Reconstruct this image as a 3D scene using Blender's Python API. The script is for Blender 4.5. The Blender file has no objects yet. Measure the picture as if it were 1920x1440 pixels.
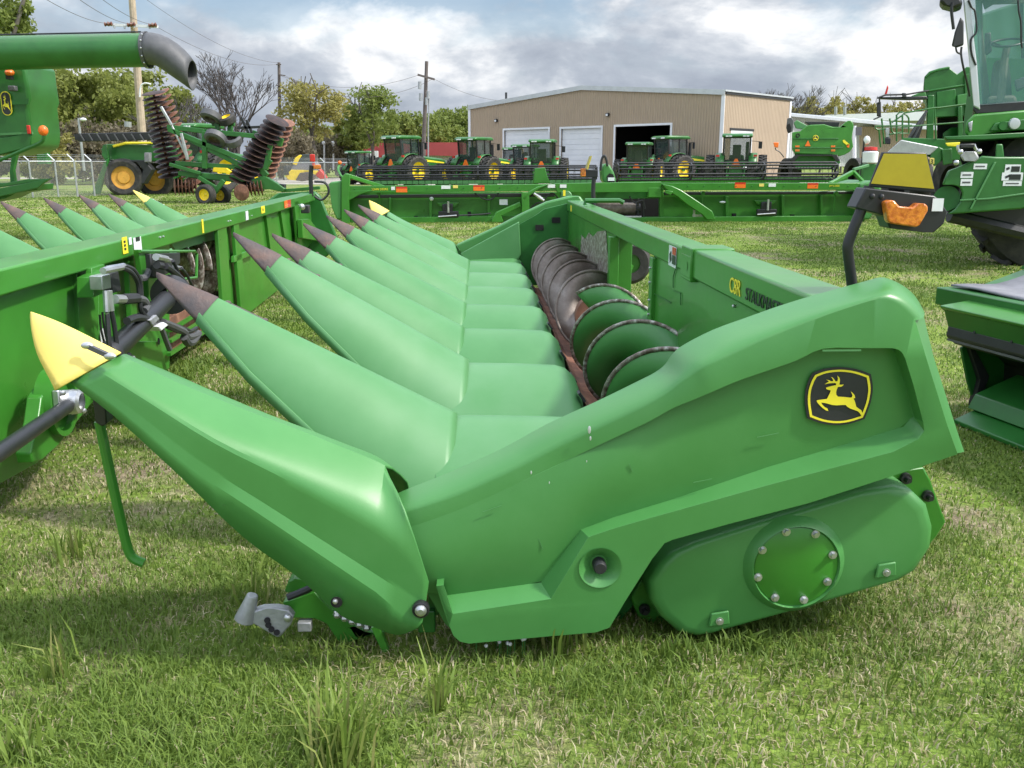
import bpy, bmesh, math, random
import numpy as np
from mathutils import Vector, Matrix
from mathutils.geometry import tessellate_polygon
sc = bpy.context.scene
C = sc.collection
R = math.radians
# ---------------------------------------------------------------- camera
FPX, CH = 1700.0, 1.4
TH = math.atan(412/1700.0)
cam_d = bpy.data.cameras.new('camera'); cam = bpy.data.objects.new('camera', cam_d); C.objects.link(cam)
cam_d.sensor_width = 36.0; cam_d.lens = 36.0*FPX/1920.0
cam.location = (0, 0, CH); cam.rotation_euler = (R(90)-TH, 0, 0)
cam_d.clip_start = 0.05; cam_d.clip_end = 5000
sc.camera = cam
# ---------------------------------------------------------------- light
SUN_EL, SUN_AZ = R(47), R(104)       # azimuth clockwise from +Y
sun_d = bpy.data.lights.new('sun', 'SUN'); sun_d.energy = 3.4; sun_d.angle = R(3.5); sun_d.color = (1.0, .955, .88)
sun = bpy.data.objects.new('sun', sun_d); C.objects.link(sun)
sdir = Vector((math.sin(SUN_AZ)*math.cos(SUN_EL), math.cos(SUN_AZ)*math.cos(SUN_EL), math.sin(SUN_EL)))
sun.rotation_euler = sdir.to_track_quat('Z', 'Y').to_euler()
w = bpy.data.worlds.new("World"); sc.world = w; w.use_nodes = True
sc.view_settings.view_transform = 'Standard'; sc.view_settings.look = 'None'
sc.view_settings.exposure = 0.3; sc.view_settings.gamma = 1.0
def build_world():
    nt = w.node_tree; nt.nodes.clear(); N = nt.nodes.new; L = nt.links.new
    out = N('ShaderNodeOutputWorld'); bg = N('ShaderNodeBackground'); L(bg.outputs[0], out.inputs[0])
    sky = N('ShaderNodeTexSky'); sky.sky_type = 'NISHITA'; sky.sun_disc = False
    sky.sun_elevation = SUN_EL; sky.sun_rotation = SUN_AZ; sky.air_density = 1.0; sky.dust_density = 1.5
    tc = N('ShaderNodeTexCoord'); sep = N('ShaderNodeSeparateXYZ'); L(tc.outputs['Generated'], sep.inputs[0])
    def M(op, a, b=None, clamp=False):
        n = N('ShaderNodeMath'); n.operation = op; n.use_clamp = clamp
        for i, x in enumerate((a, b)):
            if x is None: continue
            if isinstance(x, (int, float)): n.inputs[i].default_value = x
            else: L(x, n.inputs[i])
        return n.outputs[0]
    z = M('MAXIMUM', sep.outputs[2], 0.0); zz = M('ADD', z, 0.30)
    cmb = N('ShaderNodeCombineXYZ'); L(sep.outputs[0], cmb.inputs[0]); L(sep.outputs[1], cmb.inputs[1]); L(M('MULTIPLY', z, 2.1), cmb.inputs[2])
    def noise(scale, det, rough, dist, off):
        mp = N('ShaderNodeMapping'); mp.inputs['Location'].default_value = off; L(cmb.outputs[0], mp.inputs[0])
        n = N('ShaderNodeTexNoise'); n.inputs['Scale'].default_value = scale; n.inputs['Detail'].default_value = det
        n.inputs['Roughness'].default_value = rough; n.inputs['Distortion'].default_value = dist
        L(mp.outputs[0], n.inputs[0]); return n.outputs[0]
    def ramp(x, stops):
        r = N('ShaderNodeValToRGB'); cr = r.color_ramp
        while len(cr.elements) < len(stops): cr.elements.new(.5)
        for e, (p, c) in zip(cr.elements, stops):
            e.position = p; e.color = (c[0], c[1], c[2], 1)
        L(x, r.inputs[0]); return r.outputs[0]
    n1 = noise(6.0, 9, .55, .25, (2.3, 1.1, 0)); n2 = noise(2.4, 4, .5, .2, (7.2, 3.4, 1.3)); n3 = noise(17, 7, .6, .3, (1.3, 9.1, 0))
    mixn = M('ADD', M('MULTIPLY', n1, .52), M('ADD', M('MULTIPLY', n2, .36), M('MULTIPLY', n3, .12)))
    cl = ramp(mixn, [(.40, (.40, .45, .54)), (.46, (.52, .575, .66)), (.50, (.72, .765, .83)), (.53, (.98, 1.0, 1.03)), (.57, (1.25, 1.25, 1.25))])
    holes = ramp(noise(3.4, 7, .55, .2, (4.4, .3, 5)), [(.46, (0, 0, 0)), (.55, (1, 1, 1))])
    # toward the horizon the cloud sheet closes up
    low = ramp(z, [(.05, (0, 0, 0)), (.16, (1, 1, 1))])
    hm = M('MULTIPLY', M('MULTIPLY', holes, low), .9)
    mul = N('ShaderNodeMixRGB'); mul.blend_type = 'MULTIPLY'; mul.inputs[0].default_value = 1
    L(sky.outputs[0], mul.inputs[1]); mul.inputs[2].default_value = (.15, .15, .15, 1)
    mx = N('ShaderNodeMixRGB'); L(hm, mx.inputs[0]); L(cl, mx.inputs[1]); L(mul.outputs[0], mx.inputs[2])
    # overcast sky: the zenith is about three times as bright as the horizon
    zen = N('ShaderNodeMapRange'); L(z, zen.inputs[0]); zen.inputs[1].default_value = .16; zen.inputs[2].default_value = .75; zen.inputs[3].default_value = .80; zen.inputs[4].default_value = 2.3
    L(mx.outputs[0], bg.inputs[0]); L(zen.outputs[0], bg.inputs[1])
build_world()
# ---------------------------------------------------------------- view helpers (sizes were measured on the photograph)
_c, _s = math.cos(TH), math.sin(TH)
def ray(px, py):
    d = (py-720)/FPX
    return Vector(((px-960)/FPX, _c-d*_s, -(_s+d*_c)))
def W(px, py, d):
    r = ray(px, py); t = d/r.y
    return Vector((r.x*t, d, CH+r.z*t))
def G(px, py, z=0.0):
    r = ray(px, py); t = (z-CH)/r.z
    return Vector((r.x*t, r.y*t, z))
class Frame:
    def __init__(s, org, deg):
        s.o = Vector(org); s.a = R(deg); s.ca, s.sa = math.cos(s.a), math.sin(s.a)
    def l(s, p):
        x, y = p[0]-s.o.x, p[1]-s.o.y
        return Vector((s.ca*x+s.sa*y, -s.sa*x+s.ca*y, p[2]))
    def w(s, p):
        return Vector((s.o.x+s.ca*p[0]-s.sa*p[1], s.o.y+s.sa*p[0]+s.ca*p[1], p[2]))
    def _r(s, px, py):
        r = ray(px, py); return s.l((0, 0, CH)), Vector((s.ca*r.x+s.sa*r.y, -s.sa*r.x+s.ca*r.y, r.z))
    def Y(s, px, py, y):
        o, r = s._r(px, py); t = (y-o.y)/r.y; return o+r*t
    def X(s, px, py, x):
        o, r = s._r(px, py); t = (x-o.x)/r.x; return o+r*t
    def Z(s, px, py, z):
        o, r = s._r(px, py); t = (z-o.z)/r.z; return o+r*t
# ---------------------------------------------------------------- object helpers
def tag(o, label=None, cat=None, group=None, kind=None):
    if label: o['label'] = label
    if cat: o['category'] = cat
    if group: o['group'] = group
    if kind: o['kind'] = kind
    return o
def empty(name, loc=(0, 0, 0), rz=0.0, label=None, cat=None, group=None):
    o = bpy.data.objects.new(name, None); C.objects.link(o); o.location = loc; o.rotation_euler = (0, 0, rz)
    o.empty_display_size = .2
    return tag(o, label, cat, group)
def dup(o, parent=None):
    c = o.copy(); C.objects.link(c); c.parent = parent
    for ch in list(o.children): dup(ch, c)
    return c
def perp(d):
    d = d.normalized(); a = Vector((0, 0, 1)) if abs(d.z) < .9 else Vector((1, 0, 0))
    u = d.cross(a).normalized(); return u, d.cross(u).normalized()
class MB:
    def __init__(s): s.v = []; s.f = []
    def add(s, pts): i = len(s.v); s.v += [tuple(p) for p in pts]; return i
    def face(s, pts): i = s.add(pts); s.f.append(tuple(range(i, i+len(pts)))); return s
    def box(s, c, d, M=None):
        c = Vector(c); hx, hy, hz = d[0]/2, d[1]/2, d[2]/2
        P = [Vector((x, y, z)) for z in (-hz, hz) for y in (-hy, hy) for x in (-hx, hx)]
        if M is not None: P = [M @ p for p in P]
        i = s.add([p+c for p in P])
        for q in ((0, 2, 3, 1), (4, 5, 7, 6), (0, 1, 5, 4), (2, 6, 7, 3), (0, 4, 6, 2), (1, 3, 7, 5)): s.f.append(tuple(i+k for k in q))
        return s
    def box2(s, a, b): return s.box([(a[k]+b[k])/2 for k in range(3)], [abs(b[k]-a[k]) for k in range(3)])
    def bar(s, a, b, wd, ht, up=(0, 0, 1)):
        a, b = Vector(a), Vector(b); d = (b-a); L = d.length; d.normalize(); up = Vector(up)
        if abs(d.dot(up)) > .98: up = Vector((1, 0, 0))
        x = d.cross(up).normalized(); z = x.cross(d)
        M = Matrix((x, d, z)).transposed(); return s.box((a+b)/2, (wd, L, ht), M)
    def cyl(s, a, b, r, r2=None, n=14, caps=True):
        a, b = Vector(a), Vector(b); r2 = r if r2 is None else r2; u, v = perp(b-a)
        cs = [(math.cos(2*math.pi*k/n), math.sin(2*math.pi*k/n)) for k in range(n)]
        i = s.add([a+(u*p+v*q)*r for p, q in cs]); j = s.add([b+(u*p+v*q)*r2 for p, q in cs])
        for k in range(n): m = (k+1) % n; s.f.append((i+k, i+m, j+m, j+k))
        if caps: s.f.append(tuple(i+k for k in reversed(range(n)))); s.f.append(tuple(j+k for k in range(n)))
        return s
    def tube(s, path, r, n=8, caps=True):
        P = [Vector(p) for p in path]; rs = r if isinstance(r, (list, tuple)) else [r]*len(P); rings = []; u = None
        for k, p in enumerate(P):
            d = (P[min(k+1, len(P)-1)]-P[max(k-1, 0)]).normalized()
            if u is None: u, v = perp(d)
            else:
                u = (u-d*u.dot(d)).normalized(); v = d.cross(u)
            rings.append([p+(u*math.cos(2*math.pi*q/n)+v*math.sin(2*math.pi*q/n))*rs[k] for q in range(n)])
        return s.loft(rings, True, caps)
    def loft(s, rings, closed=True, caps=False):
        n = len(rings[0]); ids = [s.add(r) for r in rings]
        for i, j in zip(ids, ids[1:]):
            for k in range(n if closed else n-1):
                m = (k+1) % n; s.f.append((i+k, i+m, j+m, j+k))
        if caps and closed:
            s.f.append(tuple(ids[0]+k for k in reversed(range(n)))); s.f.append(tuple(ids[-1]+k for k in range(n)))
        return s
    def poly(s, pts, holes=()):
        loops = [[Vector(p) for p in pts]]+[[Vector(p) for p in h] for h in holes]
        tris = tessellate_polygon(loops); flat = [p for l in loops for p in l]; i = s.add(flat)
        for t in tris: s.f.append(tuple(i+k for k in t))
        return s
    def prism(s, pts, vec):
        P = [Vector(p) for p in pts]; vec = Vector(vec); Q = [p+vec for p in P]; n = len(P)
        i = s.add(P); j = s.add(Q)
        for k in range(n): m = (k+1) % n; s.f.append((i+k, i+m, j+m, j+k))
        for b, pp in ((i, P), (j, Q)):
            if n <= 4: s.f.append(tuple(b+k for k in range(n)))
            else:
                for t in tessellate_polygon([pp]): s.f.append(tuple(b+k for k in t))
        return s
    def lathe(s, prof, c, axis, n=24):
        c = Vector(c); ax = Vector(axis).normalized(); u, v = perp(ax)
        return s.loft([[c+ax*h+(u*math.cos(2*math.pi*k/n)+v*math.sin(2*math.pi*k/n))*max(r, 1e-4) for k in range(n)] for h, r in prof], True, False)
    def ball(s, c, r, n=8, m=5, sc_=(1, 1, 1)):
        c = Vector(c); rings = []
        for i in range(m+1):
            t = math.pi*i/m; rr = max(math.sin(t), 1e-3)*r
            rings.append([c+Vector((rr*math.cos(2*math.pi*k/n)*sc_[0], rr*math.sin(2*math.pi*k/n)*sc_[1], r*math.cos(t)*sc_[2])) for k in range(n)])
        return s.loft(rings, True, True)
    def build(s, name, mat, parent=None, smooth=35, weld=True, bevel=0, solid=0, seg=2):
        me = bpy.data.meshes.new(name); me.from_pydata(s.v, [], s.f); me.update()
        bm = bmesh.new(); bm.from_mesh(me)
        if weld: bmesh.ops.remove_doubles(bm, verts=bm.verts, dist=2e-4)
        bmesh.ops.recalc_face_normals(bm, faces=bm.faces); bm.to_mesh(me); bm.free()
        me.materials.append(mat)
        if smooth: me.shade_smooth(); me.set_sharp_from_angle(angle=R(smooth))
        o = bpy.data.objects.new(name, me); C.objects.link(o)
        if parent: o.parent = parent
        if solid:
            m = o.modifiers.new('solid', 'SOLIDIFY'); m.thickness = solid; m.offset = 0
        if bevel:
            m = o.modifiers.new('bevel', 'BEVEL'); m.width = bevel; m.segments = seg; m.limit_method = 'ANGLE'; m.angle_limit = R(32)
        return o
def resample(pts, n):
    P = [Vector(p) for p in pts]; d = [0]
    for a, b in zip(P, P[1:]): d.append(d[-1]+(b-a).length)
    out = []
    for k in range(n):
        t = d[-1]*k/(n-1); i = 0
        while i < len(P)-2 and d[i+1] < t: i += 1
        out.append(P[i].lerp(P[i+1], (t-d[i])/max(d[i+1]-d[i], 1e-9)))
    return out
def spline(pts, k=6):
    P = [Vector(p) for p in pts]; out = []
    for i in range(len(P)-1):
        a, b, c, d = P[max(i-1, 0)], P[i], P[i+1], P[min(i+2, len(P)-1)]
        for q in range(k):
            t = q/k; out.append(.5*((2*b)+(c-a)*t+(2*a-5*b+4*c-d)*t*t+(3*b-a-3*c+d)*t**3))
    return out+[P[-1]]
# ---------------------------------------------------------------- materials
MATS = {}
def mat(name, col, rough=.5, metal=0.0, spec=.5, var=0.0, vscale=3.0, col2=None, bump=0.0, bscale=40.0, stops=None, coat=0.0, alpha=1.0, detail=5.0, rvar=0.0, emit=None, trans=0.0):
    m = bpy.data.materials.new(name); m.use_nodes = True; nt = m.node_tree; b = nt.nodes['Principled BSDF']; L = nt.links.new; N = nt.nodes.new
    b.inputs['Base Color'].default_value = (*col, 1); b.inputs['Roughness'].default_value = rough; b.inputs['Metallic'].default_value = metal
    b.inputs['Specular IOR Level'].default_value = spec; b.inputs['Coat Weight'].default_value = coat; b.inputs['Alpha'].default_value = alpha
    b.inputs['Transmission Weight'].default_value = trans
    tc = N('ShaderNodeTexCoord')
    if var or col2 or stops or rvar:
        n = N('ShaderNodeTexNoise'); n.inputs['Scale'].default_value = vscale; n.inputs['Detail'].default_value = detail; n.inputs['Roughness'].default_value = .62
        L(tc.outputs['Object'], n.inputs[0])
        if var or col2 or stops:
            r = N('ShaderNodeValToRGB'); cr = r.color_ramp
            st = stops or [(.35, tuple(c*(1-var) for c in col) if not col2 else col), (.65, tuple(min(1, c*(1+var)) for c in col) if not col2 else col2)]
            while len(cr.elements) < len(st): cr.elements.new(.5)
            for e, (p, c) in zip(cr.elements, st): e.position = p; e.color = (*c, 1)
            L(n.outputs[0], r.inputs[0]); L(r.outputs[0], b.inputs['Base Color'])
        if rvar:
            mr = N('ShaderNodeMapRange'); mr.inputs[1].default_value = .3; mr.inputs[2].default_value = .7
            mr.inputs[3].default_value = rough-rvar; mr.inputs[4].default_value = rough+rvar
            L(n.outputs[0], mr.inputs[0]); L(mr.outputs[0], b.inputs['Roughness'])
    if bump:
        n2 = N('ShaderNodeTexNoise'); n2.inputs['Scale'].default_value = bscale; n2.inputs['Detail'].default_value = 4; L(tc.outputs['Object'], n2.inputs[0])
        bp = N('ShaderNodeBump'); bp.inputs['Strength'].default_value = bump; bp.inputs['Distance'].default_value = .01; L(n2.outputs[0], bp.inputs['Height']); L(bp.outputs[0], b.inputs['Normal'])
    if emit:
        b.inputs['Emission Color'].default_value = (*emit[:3], 1); b.inputs['Emission Strength'].default_value = emit[3]
    MATS[name] = m; return m
GPOLY = mat('green_polymer', (.052, .20, .048), .38, spec=.5, stops=[(.28, (.052, .195, .047)), (.5, (.061, .228, .056)), (.72, (.076, .25, .07))], vscale=1.9, detail=9, bump=.018, bscale=190, rvar=.06)
GFADE = mat('faded_green_polymer', (.078, .235, .082), .42, spec=.42, stops=[(.28, (.062, .205, .066)), (.5, (.080, .238, .084)), (.72, (.11, .265, .118))], vscale=1.5, detail=9, bump=.018, bscale=190, rvar=.06)
GPAINT = mat('green_paint', (.040, .20, .022), .33, spec=.5, var=.12, vscale=2.2, bump=.03, bscale=30, rvar=.06, coat=.15)
GDARK = mat('dark_green_paint', (.018, .13, .02), .38, spec=.5, var=.18, vscale=3, rvar=.06)
GMACH = mat('deep_green_paint', (.026, .135, .026), .36, spec=.5, var=.16, vscale=2.0, detail=8, bump=.02, bscale=30, rvar=.08)
YEL = mat('yellow_paint', (.82, .60, .02), .42, var=.1, vscale=5)
YTIP = mat('pale_yellow_polymer', (.78, .62, .15), .5, var=.06, vscale=6, bump=.05, bscale=120)
OLIVE = mat('olive_reflector', (.38, .31, .015), .35, var=.05, vscale=20)
TIPB = mat('rusty_brown_casting', (.10, .062, .052), .55, stops=[(.3, (.05, .045, .048)), (.52, (.09, .062, .055)), (.7, (.15, .085, .065))], vscale=9, bump=.25, bscale=60, spec=.5)
RUST = mat('rust', (.2, .085, .05), .75, stops=[(.3, (.11, .05, .035)), (.52, (.2, .09, .055)), (.7, (.33, .17, .11))], vscale=7, bump=.25, bscale=70)
AUGB = mat('worn_brown_steel', (.17, .14, .12), .52, metal=.2, stops=[(.3, (.10, .078, .062)), (.5, (.165, .135, .115)), (.68, (.27, .24, .22))], vscale=6, bump=.2, bscale=90, rvar=.1)
EDGE = mat('worn_steel_edge', (.3, .27, .24), .5, metal=.4, stops=[(.38, (.13, .095, .075)), (.52, (.27, .235, .2)), (.64, (.58, .56, .53))], vscale=30, detail=8, bump=.3, bscale=80)
STEEL = mat('zinc_steel', (.55, .56, .57), .34, metal=.85, var=.15, vscale=8, rvar=.08)
CASTG = mat('grey_casting', (.36, .37, .39), .5, metal=.5, var=.22, vscale=9, bump=.25, bscale=60)
BLACK = mat('black_paint', (.018, .019, .021), .4, var=.2, vscale=5, rvar=.08)
BLKP = mat('black_plastic', (.022, .023, .026), .5, var=.2, vscale=6, bump=.06, bscale=90)
GREYP = mat('dark_grey_rubber', (.085, .087, .092), .55, var=.18, vscale=4, bump=.12, bscale=60)
TYRE = mat('tyre_rubber', (.028, .027, .026), .75, stops=[(.35, (.02, .02, .02)), (.6, (.05, .047, .042)), (.75, (.10, .09, .075))], vscale=5, bump=.2, bscale=30)
MUDT = mat('muddy_tyre_tread', (.16, .13, .10), .85, stops=[(.35, (.05, .045, .04)), (.55, (.17, .14, .11)), (.7, (.26, .22, .18))], vscale=6)
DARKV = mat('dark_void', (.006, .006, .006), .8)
WHITE = mat('white_decal', (.72, .74, .76), .45, var=.05, vscale=30)
DARKT = mat('decal_black_ink', (.015, .02, .018), .45)
YINK = mat('decal_yellow_ink', (.85, .72, .04), .4)
ORANGE = mat('orange_reflector', (.85, .17, .02), .35, var=.1, vscale=30)
RED = mat('red_reflector', (.55, .03, .02), .35, var=.1, vscale=30)
AMBER = mat('amber_lens', (.62, .16, .012), .22, stops=[(.35, (.42, .09, .008)), (.65, (.78, .26, .03))], vscale=60, bump=.15, bscale=120, coat=.4)
GREYM = mat('grey_canvas', (.19, .19, .205), .75, var=.15, vscale=9, bump=.4, bscale=25)
SILV = mat('pale_roof_metal', (.55, .58, .60), .35, metal=.4, var=.06, vscale=2)
GALV = mat('galvanised_pipe', (.42, .44, .45), .45, metal=.6, var=.12, vscale=6)
GLASS = mat('tinted_cab_glass', (.045, .075, .07), .05, spec=.7, alpha=.55, var=.1, vscale=2)
CABGL = mat('clear_cab_glass', (.25, .55, .52), .04, spec=.5, alpha=.14)
SEAT = mat('olive_seat_fabric', (.075, .078, .055), .8, var=.15, vscale=8)
# ---------------------------------------------------------------- the leaping deer emblem, traced once on a unit plate
DEER = [(790,385),(822,420),(834,460),(832,500),(822,535),(850,541),(897,533),(880,560),(850,575),(800,577),(785,610),(770,660),(772,705),(800,740),(900,745),(1010,757),(1035,750),(1045,720),(1032,685),(1013,650),(1050,680),(1080,715),(1092,760),(1062,772),(1082,812),(1097,862),(1110,912),(1150,940),(1190,965),(1212,1010),(1228,1062),(1195,1062),(1170,1020),(1140,988),(1080,966),(1010,942),(960,912),(930,880),(870,880),(780,887),(700,880),(640,862),(580,847),(520,840),(533,870),(580,918),(622,936),(640,982),(600,972),(550,938),(500,892),(455,842),(440,805),(480,795),(560,785),(615,778),(640,730),(665,680),(680,635),(640,627),(605,612),(600,588),(640,575),(700,560),(770,545),(772,517),(740,510),(680,514),(620,522),(578,532),(620,503),(650,487),(625,467),(600,455),(650,463),(685,482),(722,478),(712,440),(680,408),(715,423),(745,458),(757,482),(790,482),(802,440)]
SHIELD = [(420,380),(600,315),(850,290),(1100,320),(1325,395),(1355,600),(1330,800),(1280,960),(1225,1095),(1000,1165),(780,1190),(550,1160),(335,1085),(300,850),(310,650),(360,490)]
_shp = []
for _k in range(0, 16, 4):
    _seg = [Vector((*SHIELD[(_k+_j) % 16], 0)) for _j in range(5)]; _shp += spline(_seg, 4)[:-1]
SHIELD = [(p.x, p.y) for p in _shp]
def emblem(parent, at, off, name='emblem'):
    """at(X, Y) maps tracing coordinates to a point on the surface; off = unit normal. Plate, yellow rim and deer stand 2, 3.5 and 5 mm proud."""
    off = Vector(off); cx, cy = 830, 740
    sca = lambda k: [at(cx+(x-cx)*k, cy+(y-cy)*k) for x, y in SHIELD]
    plate = MB().prism([p+off*.001 for p in sca(1.085)], off*.003).build(name, BLKP, parent, smooth=0)
    o, i = sca(1.0), sca(.925); m = MB()
    n = len(o)
    for k in range(n): q = (k+1) % n; m.face([o[k]+off*.0065, o[q]+off*.0065, i[q]+off*.0065, i[k]+off*.0065])
    m.build('emblem_rim', YINK, plate, smooth=0)
    MB().poly([at(x, y)+off*.0085 for x, y in DEER]).build('emblem_deer', YINK, plate, smooth=0)
    return plate
def text_mesh(txt, size, org, xdir, ydir, m, parent, name='lettering', ext=.0012, bold=0.0, wide=1.0, fit=None):
    cu = bpy.data.curves.new(name, 'FONT'); cu.body = txt; cu.size = size; cu.extrude = ext; cu.offset = bold; cu.resolution_u = 3
    t = bpy.data.objects.new(name, cu); C.objects.link(t)
    dg = bpy.context.evaluated_depsgraph_get(); me = bpy.data.meshes.new_from_object(t.evaluated_get(dg))
    bpy.data.objects.remove(t)
    if fit: wide = fit/max(v.co.x for v in me.vertices)
    xd, yd = Vector(xdir).normalized(), Vector(ydir).normalized(); zd = xd.cross(yd)
    M = Matrix((xd*wide, yd, zd)).transposed().to_4x4(); M.translation = Vector(org); me.transform(M)
    me.materials.clear(); me.materials.append(m)
    o = bpy.data.objects.new(name, me); C.objects.link(o); o.parent = parent
    return o
def plate(name, m, parent, c, u, v, a, b, t=.002):
    """a thin decal or plate: centre c, half-extents a along u and b along v, raised t along the normal"""
    c, u, v = Vector(c), Vector(u).normalized(), Vector(v).normalized(); n = u.cross(v).normalized()
    return MB().prism([c-u*a-v*b, c+u*a-v*b, c+u*a+v*b, c-u*a+v*b], n*t).build(name, m, parent, smooth=0)
# ================================================================ the corn head in front
F1 = Frame((0, 0, 0), 2.1)
hero = empty('corn_header', (0, 0, 0), R(2.1), 'long green corn header parked nearest the camera, deer emblem on its end panel', 'corn header')
PY = 2.385; PF = 2.33
# ---- near end panel
OUT = [(745,925),(775,912),(846,884),(943,840),(1025,795),(1117,753),(1197,714),(1228,698),(1247,683),(1262,662),(1284,645),(1337,618),(1400,595),(1462,573),(1534,551),(1619,528),(1650,520),(1670,524),(1694,536),(1715,554),(1728,576)]
SHO = [(752,965),(790,953),(865,928),(965,883),(1050,840),(1140,797),(1212,762),(1252,738),(1277,718),(1302,702),(1327,687),(1372,667),(1427,641),(1487,616),(1552,590),(1625,566),(1650,561),(1666,563),(1684,571),(1702,586),(1716,601)]
TOPL = [(760,990),(800,978),(880,948),(980,902),(1070,860),(1155,820),(1218,790),(1259,767),(1285,756),(1312,745),(1340,733),(1385,714),(1440,695),(1494,676),(1544,654),(1620,653),(1645,653),(1662,653),(1678,654),(1690,660),(1697,672)]
RIN = [(1712,720),(1731,792),(1733,808)]
RS = [(1737,672),(1777,800),(1795,850)]
RO = [(1750,667),(1792,800),(1808,847)]
LIN = [(839,1116),(1014,1092),(1089,993),(1150,970),(1259,937),(1442,875),(1619,823),(1694,800),(1706,786)]
LOUT = [(849,1151),(1033,1123),(1103,1007),(1150,991),(1223,970),(1442,909),(1675,847),(1722,823),(1733,808)]
BOT = [(1795,852),(1679,891),(1515,944),(1369,982),(1262,1012),(1246,1019),(1223,1048),(1172,1128),(1143,1177),(1117,1186),(1000,1196),(880,1207),(862,1203),(850,1192),(842,1173),(832,1140),(818,1099),(832,1097)]
def yfr(px): return PF if px > 1330 else PY-(PY-PF)*max(0, (px-1090)/240)
PO = [F1.Y(*p, 2.50) for p in OUT]; PS = [F1.Y(*p, yfr(p[0])+.004) for p in SHO]; PT = [F1.Y(*p, yfr(p[0])) for p in TOPL]
m = MB(); NR = 9; rings = []
for k in range(NR):
    t = math.pi/2*k/(NR-1); ring = []
    for a, b in zip(PO, PS):
        ring.append(Vector((a.x+(b.x-a.x)*k/(NR-1), a.y+(b.y-a.y)*math.sin(t), b.z+(a.z-b.z)*math.cos(t)*1.0)))
    rings.append(ring)
lip = [p+Vector((0, .012, -.02)) for p in PO]
inner = [p+Vector((.0, .02, -.30)) for p in PO]
rings = [inner, lip]+rings
# outer ring has to stay on the outline; denser loft along the shoulder
m.loft([spline(r, 3) for r in rings], False)
sh2 = spline(PS, 3); pt2 = spline(PT, 3)
m.loft([sh2, pt2], False)
# right edge
rs = [PS[-1]]+[F1.Y(*p, PF+.004) for p in RS]; ro = [PO[-1]]+[F1.Y(*p, 2.46) for p in RO]
m.loft([rs, ro], False)
rin = [F1.Y(*p, PF) for p in RIN]
bot = [F1.Y(*p, PF) for p in BOT]; lout = [F1.Y(*p, PF) for p in LOUT]; lin = [F1.Y(*p, PY) for p in LIN]
skirt = [PS[-1]]+[F1.Y(*p, PF) for p in RS[:2]]+bot+lout[:-1]+list(reversed(rin))+[PT[-1]]
cc = F1.Y(1125, 1064, PF); CR = .056
hole = [cc+Vector((math.cos(a)*CR, 0, math.sin(a)*CR)) for a in [2*math.pi*k/32 for k in range(32)]]
m.poly(skirt, [hole])
# ledge
m.loft([lin, lout], False)
m3 = MB(); m3.face([F1.Y(818, 1099, PF), F1.Y(832, 1097, PF), F1.Y(849, 1151, PF), F1.Y(842, 1173, PF)])
m3.face([F1.Y(832, 1097, PF), lin[0], lout[0]]); cap_mb = m3
# overhang wall down to the recessed floor, and the floor
tf = [Vector((p.x, PY, p.z)) for p in pt2+rin[:2]]
m.loft([pt2+rin[:2], tf], False)
m.face([tf[-2], tf[-1], lin[-1]]); m.face([tf[-1], rin[2], lin[-1]])
# the floor as a ruled sheet from the overhang line to the ledge
top_f = resample([Vector((p.x, PY, p.z)) for p in pt2]+[Vector((rin[0].x, PY, rin[0].z))], 40)
bl = [F1.Y(*p, PY) for p in ((752, 960), (770, 1030), (800, 1090), (815, 1110))]
low_f = resample([F1.Y(790, 1110, PY)]+lin, 40)
rows = []
for k in range(9):
    q = k/8; rows.append([a.lerp(b, q)+Vector((0, -.018*math.sin(math.pi*q)*min(1, 1.5*(1-i/39)), 0)) for i, (a, b) in enumerate(zip(top_f, low_f))])
m.loft(rows, False)
m.face([F1.Y(*q, PY+.012) for q in ((775,1070),(870,1085),(872,1200),(835,1170),(800,1110))])
# underside return
bo = [Vector((p.x, PF+.12, p.z)) for p in bot]
m.loft([bot, bo], False)
panel = m.build('end_panel', GPOLY, hero, smooth=38, bevel=.006); cap_mb.build('skirt_cap', GPOLY, panel, smooth=0)
# dished cup with a black button
mm = MB(); mm.lathe([(-.004, CR+.004), (-.002, CR), (.03, .024), (.034, 0)], cc, (0, 1, 0), 32); mm.build('recess_cup', GPOLY, panel)
mm = MB(); mm.lathe([(.034, .019), (-.004, .019), (-.010, .015), (-.010, 0)], cc, (0, 1, 0), 20); mm.build('button', BLKP, panel)
emblem(panel, lambda X, Y: F1.Y(1480+X*.1111, 660+Y*.1111, PY-.012), (0, -1, 0))
mm = MB(); mm.lathe([(0, .0), (0, .001)], cc, (0, 1, 0), 6)
# bird-dropping streaks, scuffs
for (px, py, s_) in ((1105, 806, 1.0), (1107, 822, .6), (996, 886, .5), (1030, 905, .35), (1100, 865, .3)):
    p = F1.Y(px, py, PY-.016)
    MB().ball(p, (.0045*s_), 8, 4, (1, .25, 2.6)).build('dropping_stain', SILV, panel)
for (a, b) in (((905,960),(940,948)), ((1300,905),(1335,898)), ((1010,1010),(1018,1030)), ((1420,820),(1460,812)), ((1180,870),(1186,884))):
    MB().bar(F1.Y(*a, PY-.0165), F1.Y(*b, PY-.0165), .002, .0015).build('scuff_mark', GFADE, panel)
# slim handle slot under the overhang
plate('slot_trim', GFADE, panel, F1.Y(1578, 657, PF-.002), (1, 0, 0), (0, 0, 1), .052, .0022)
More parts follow.
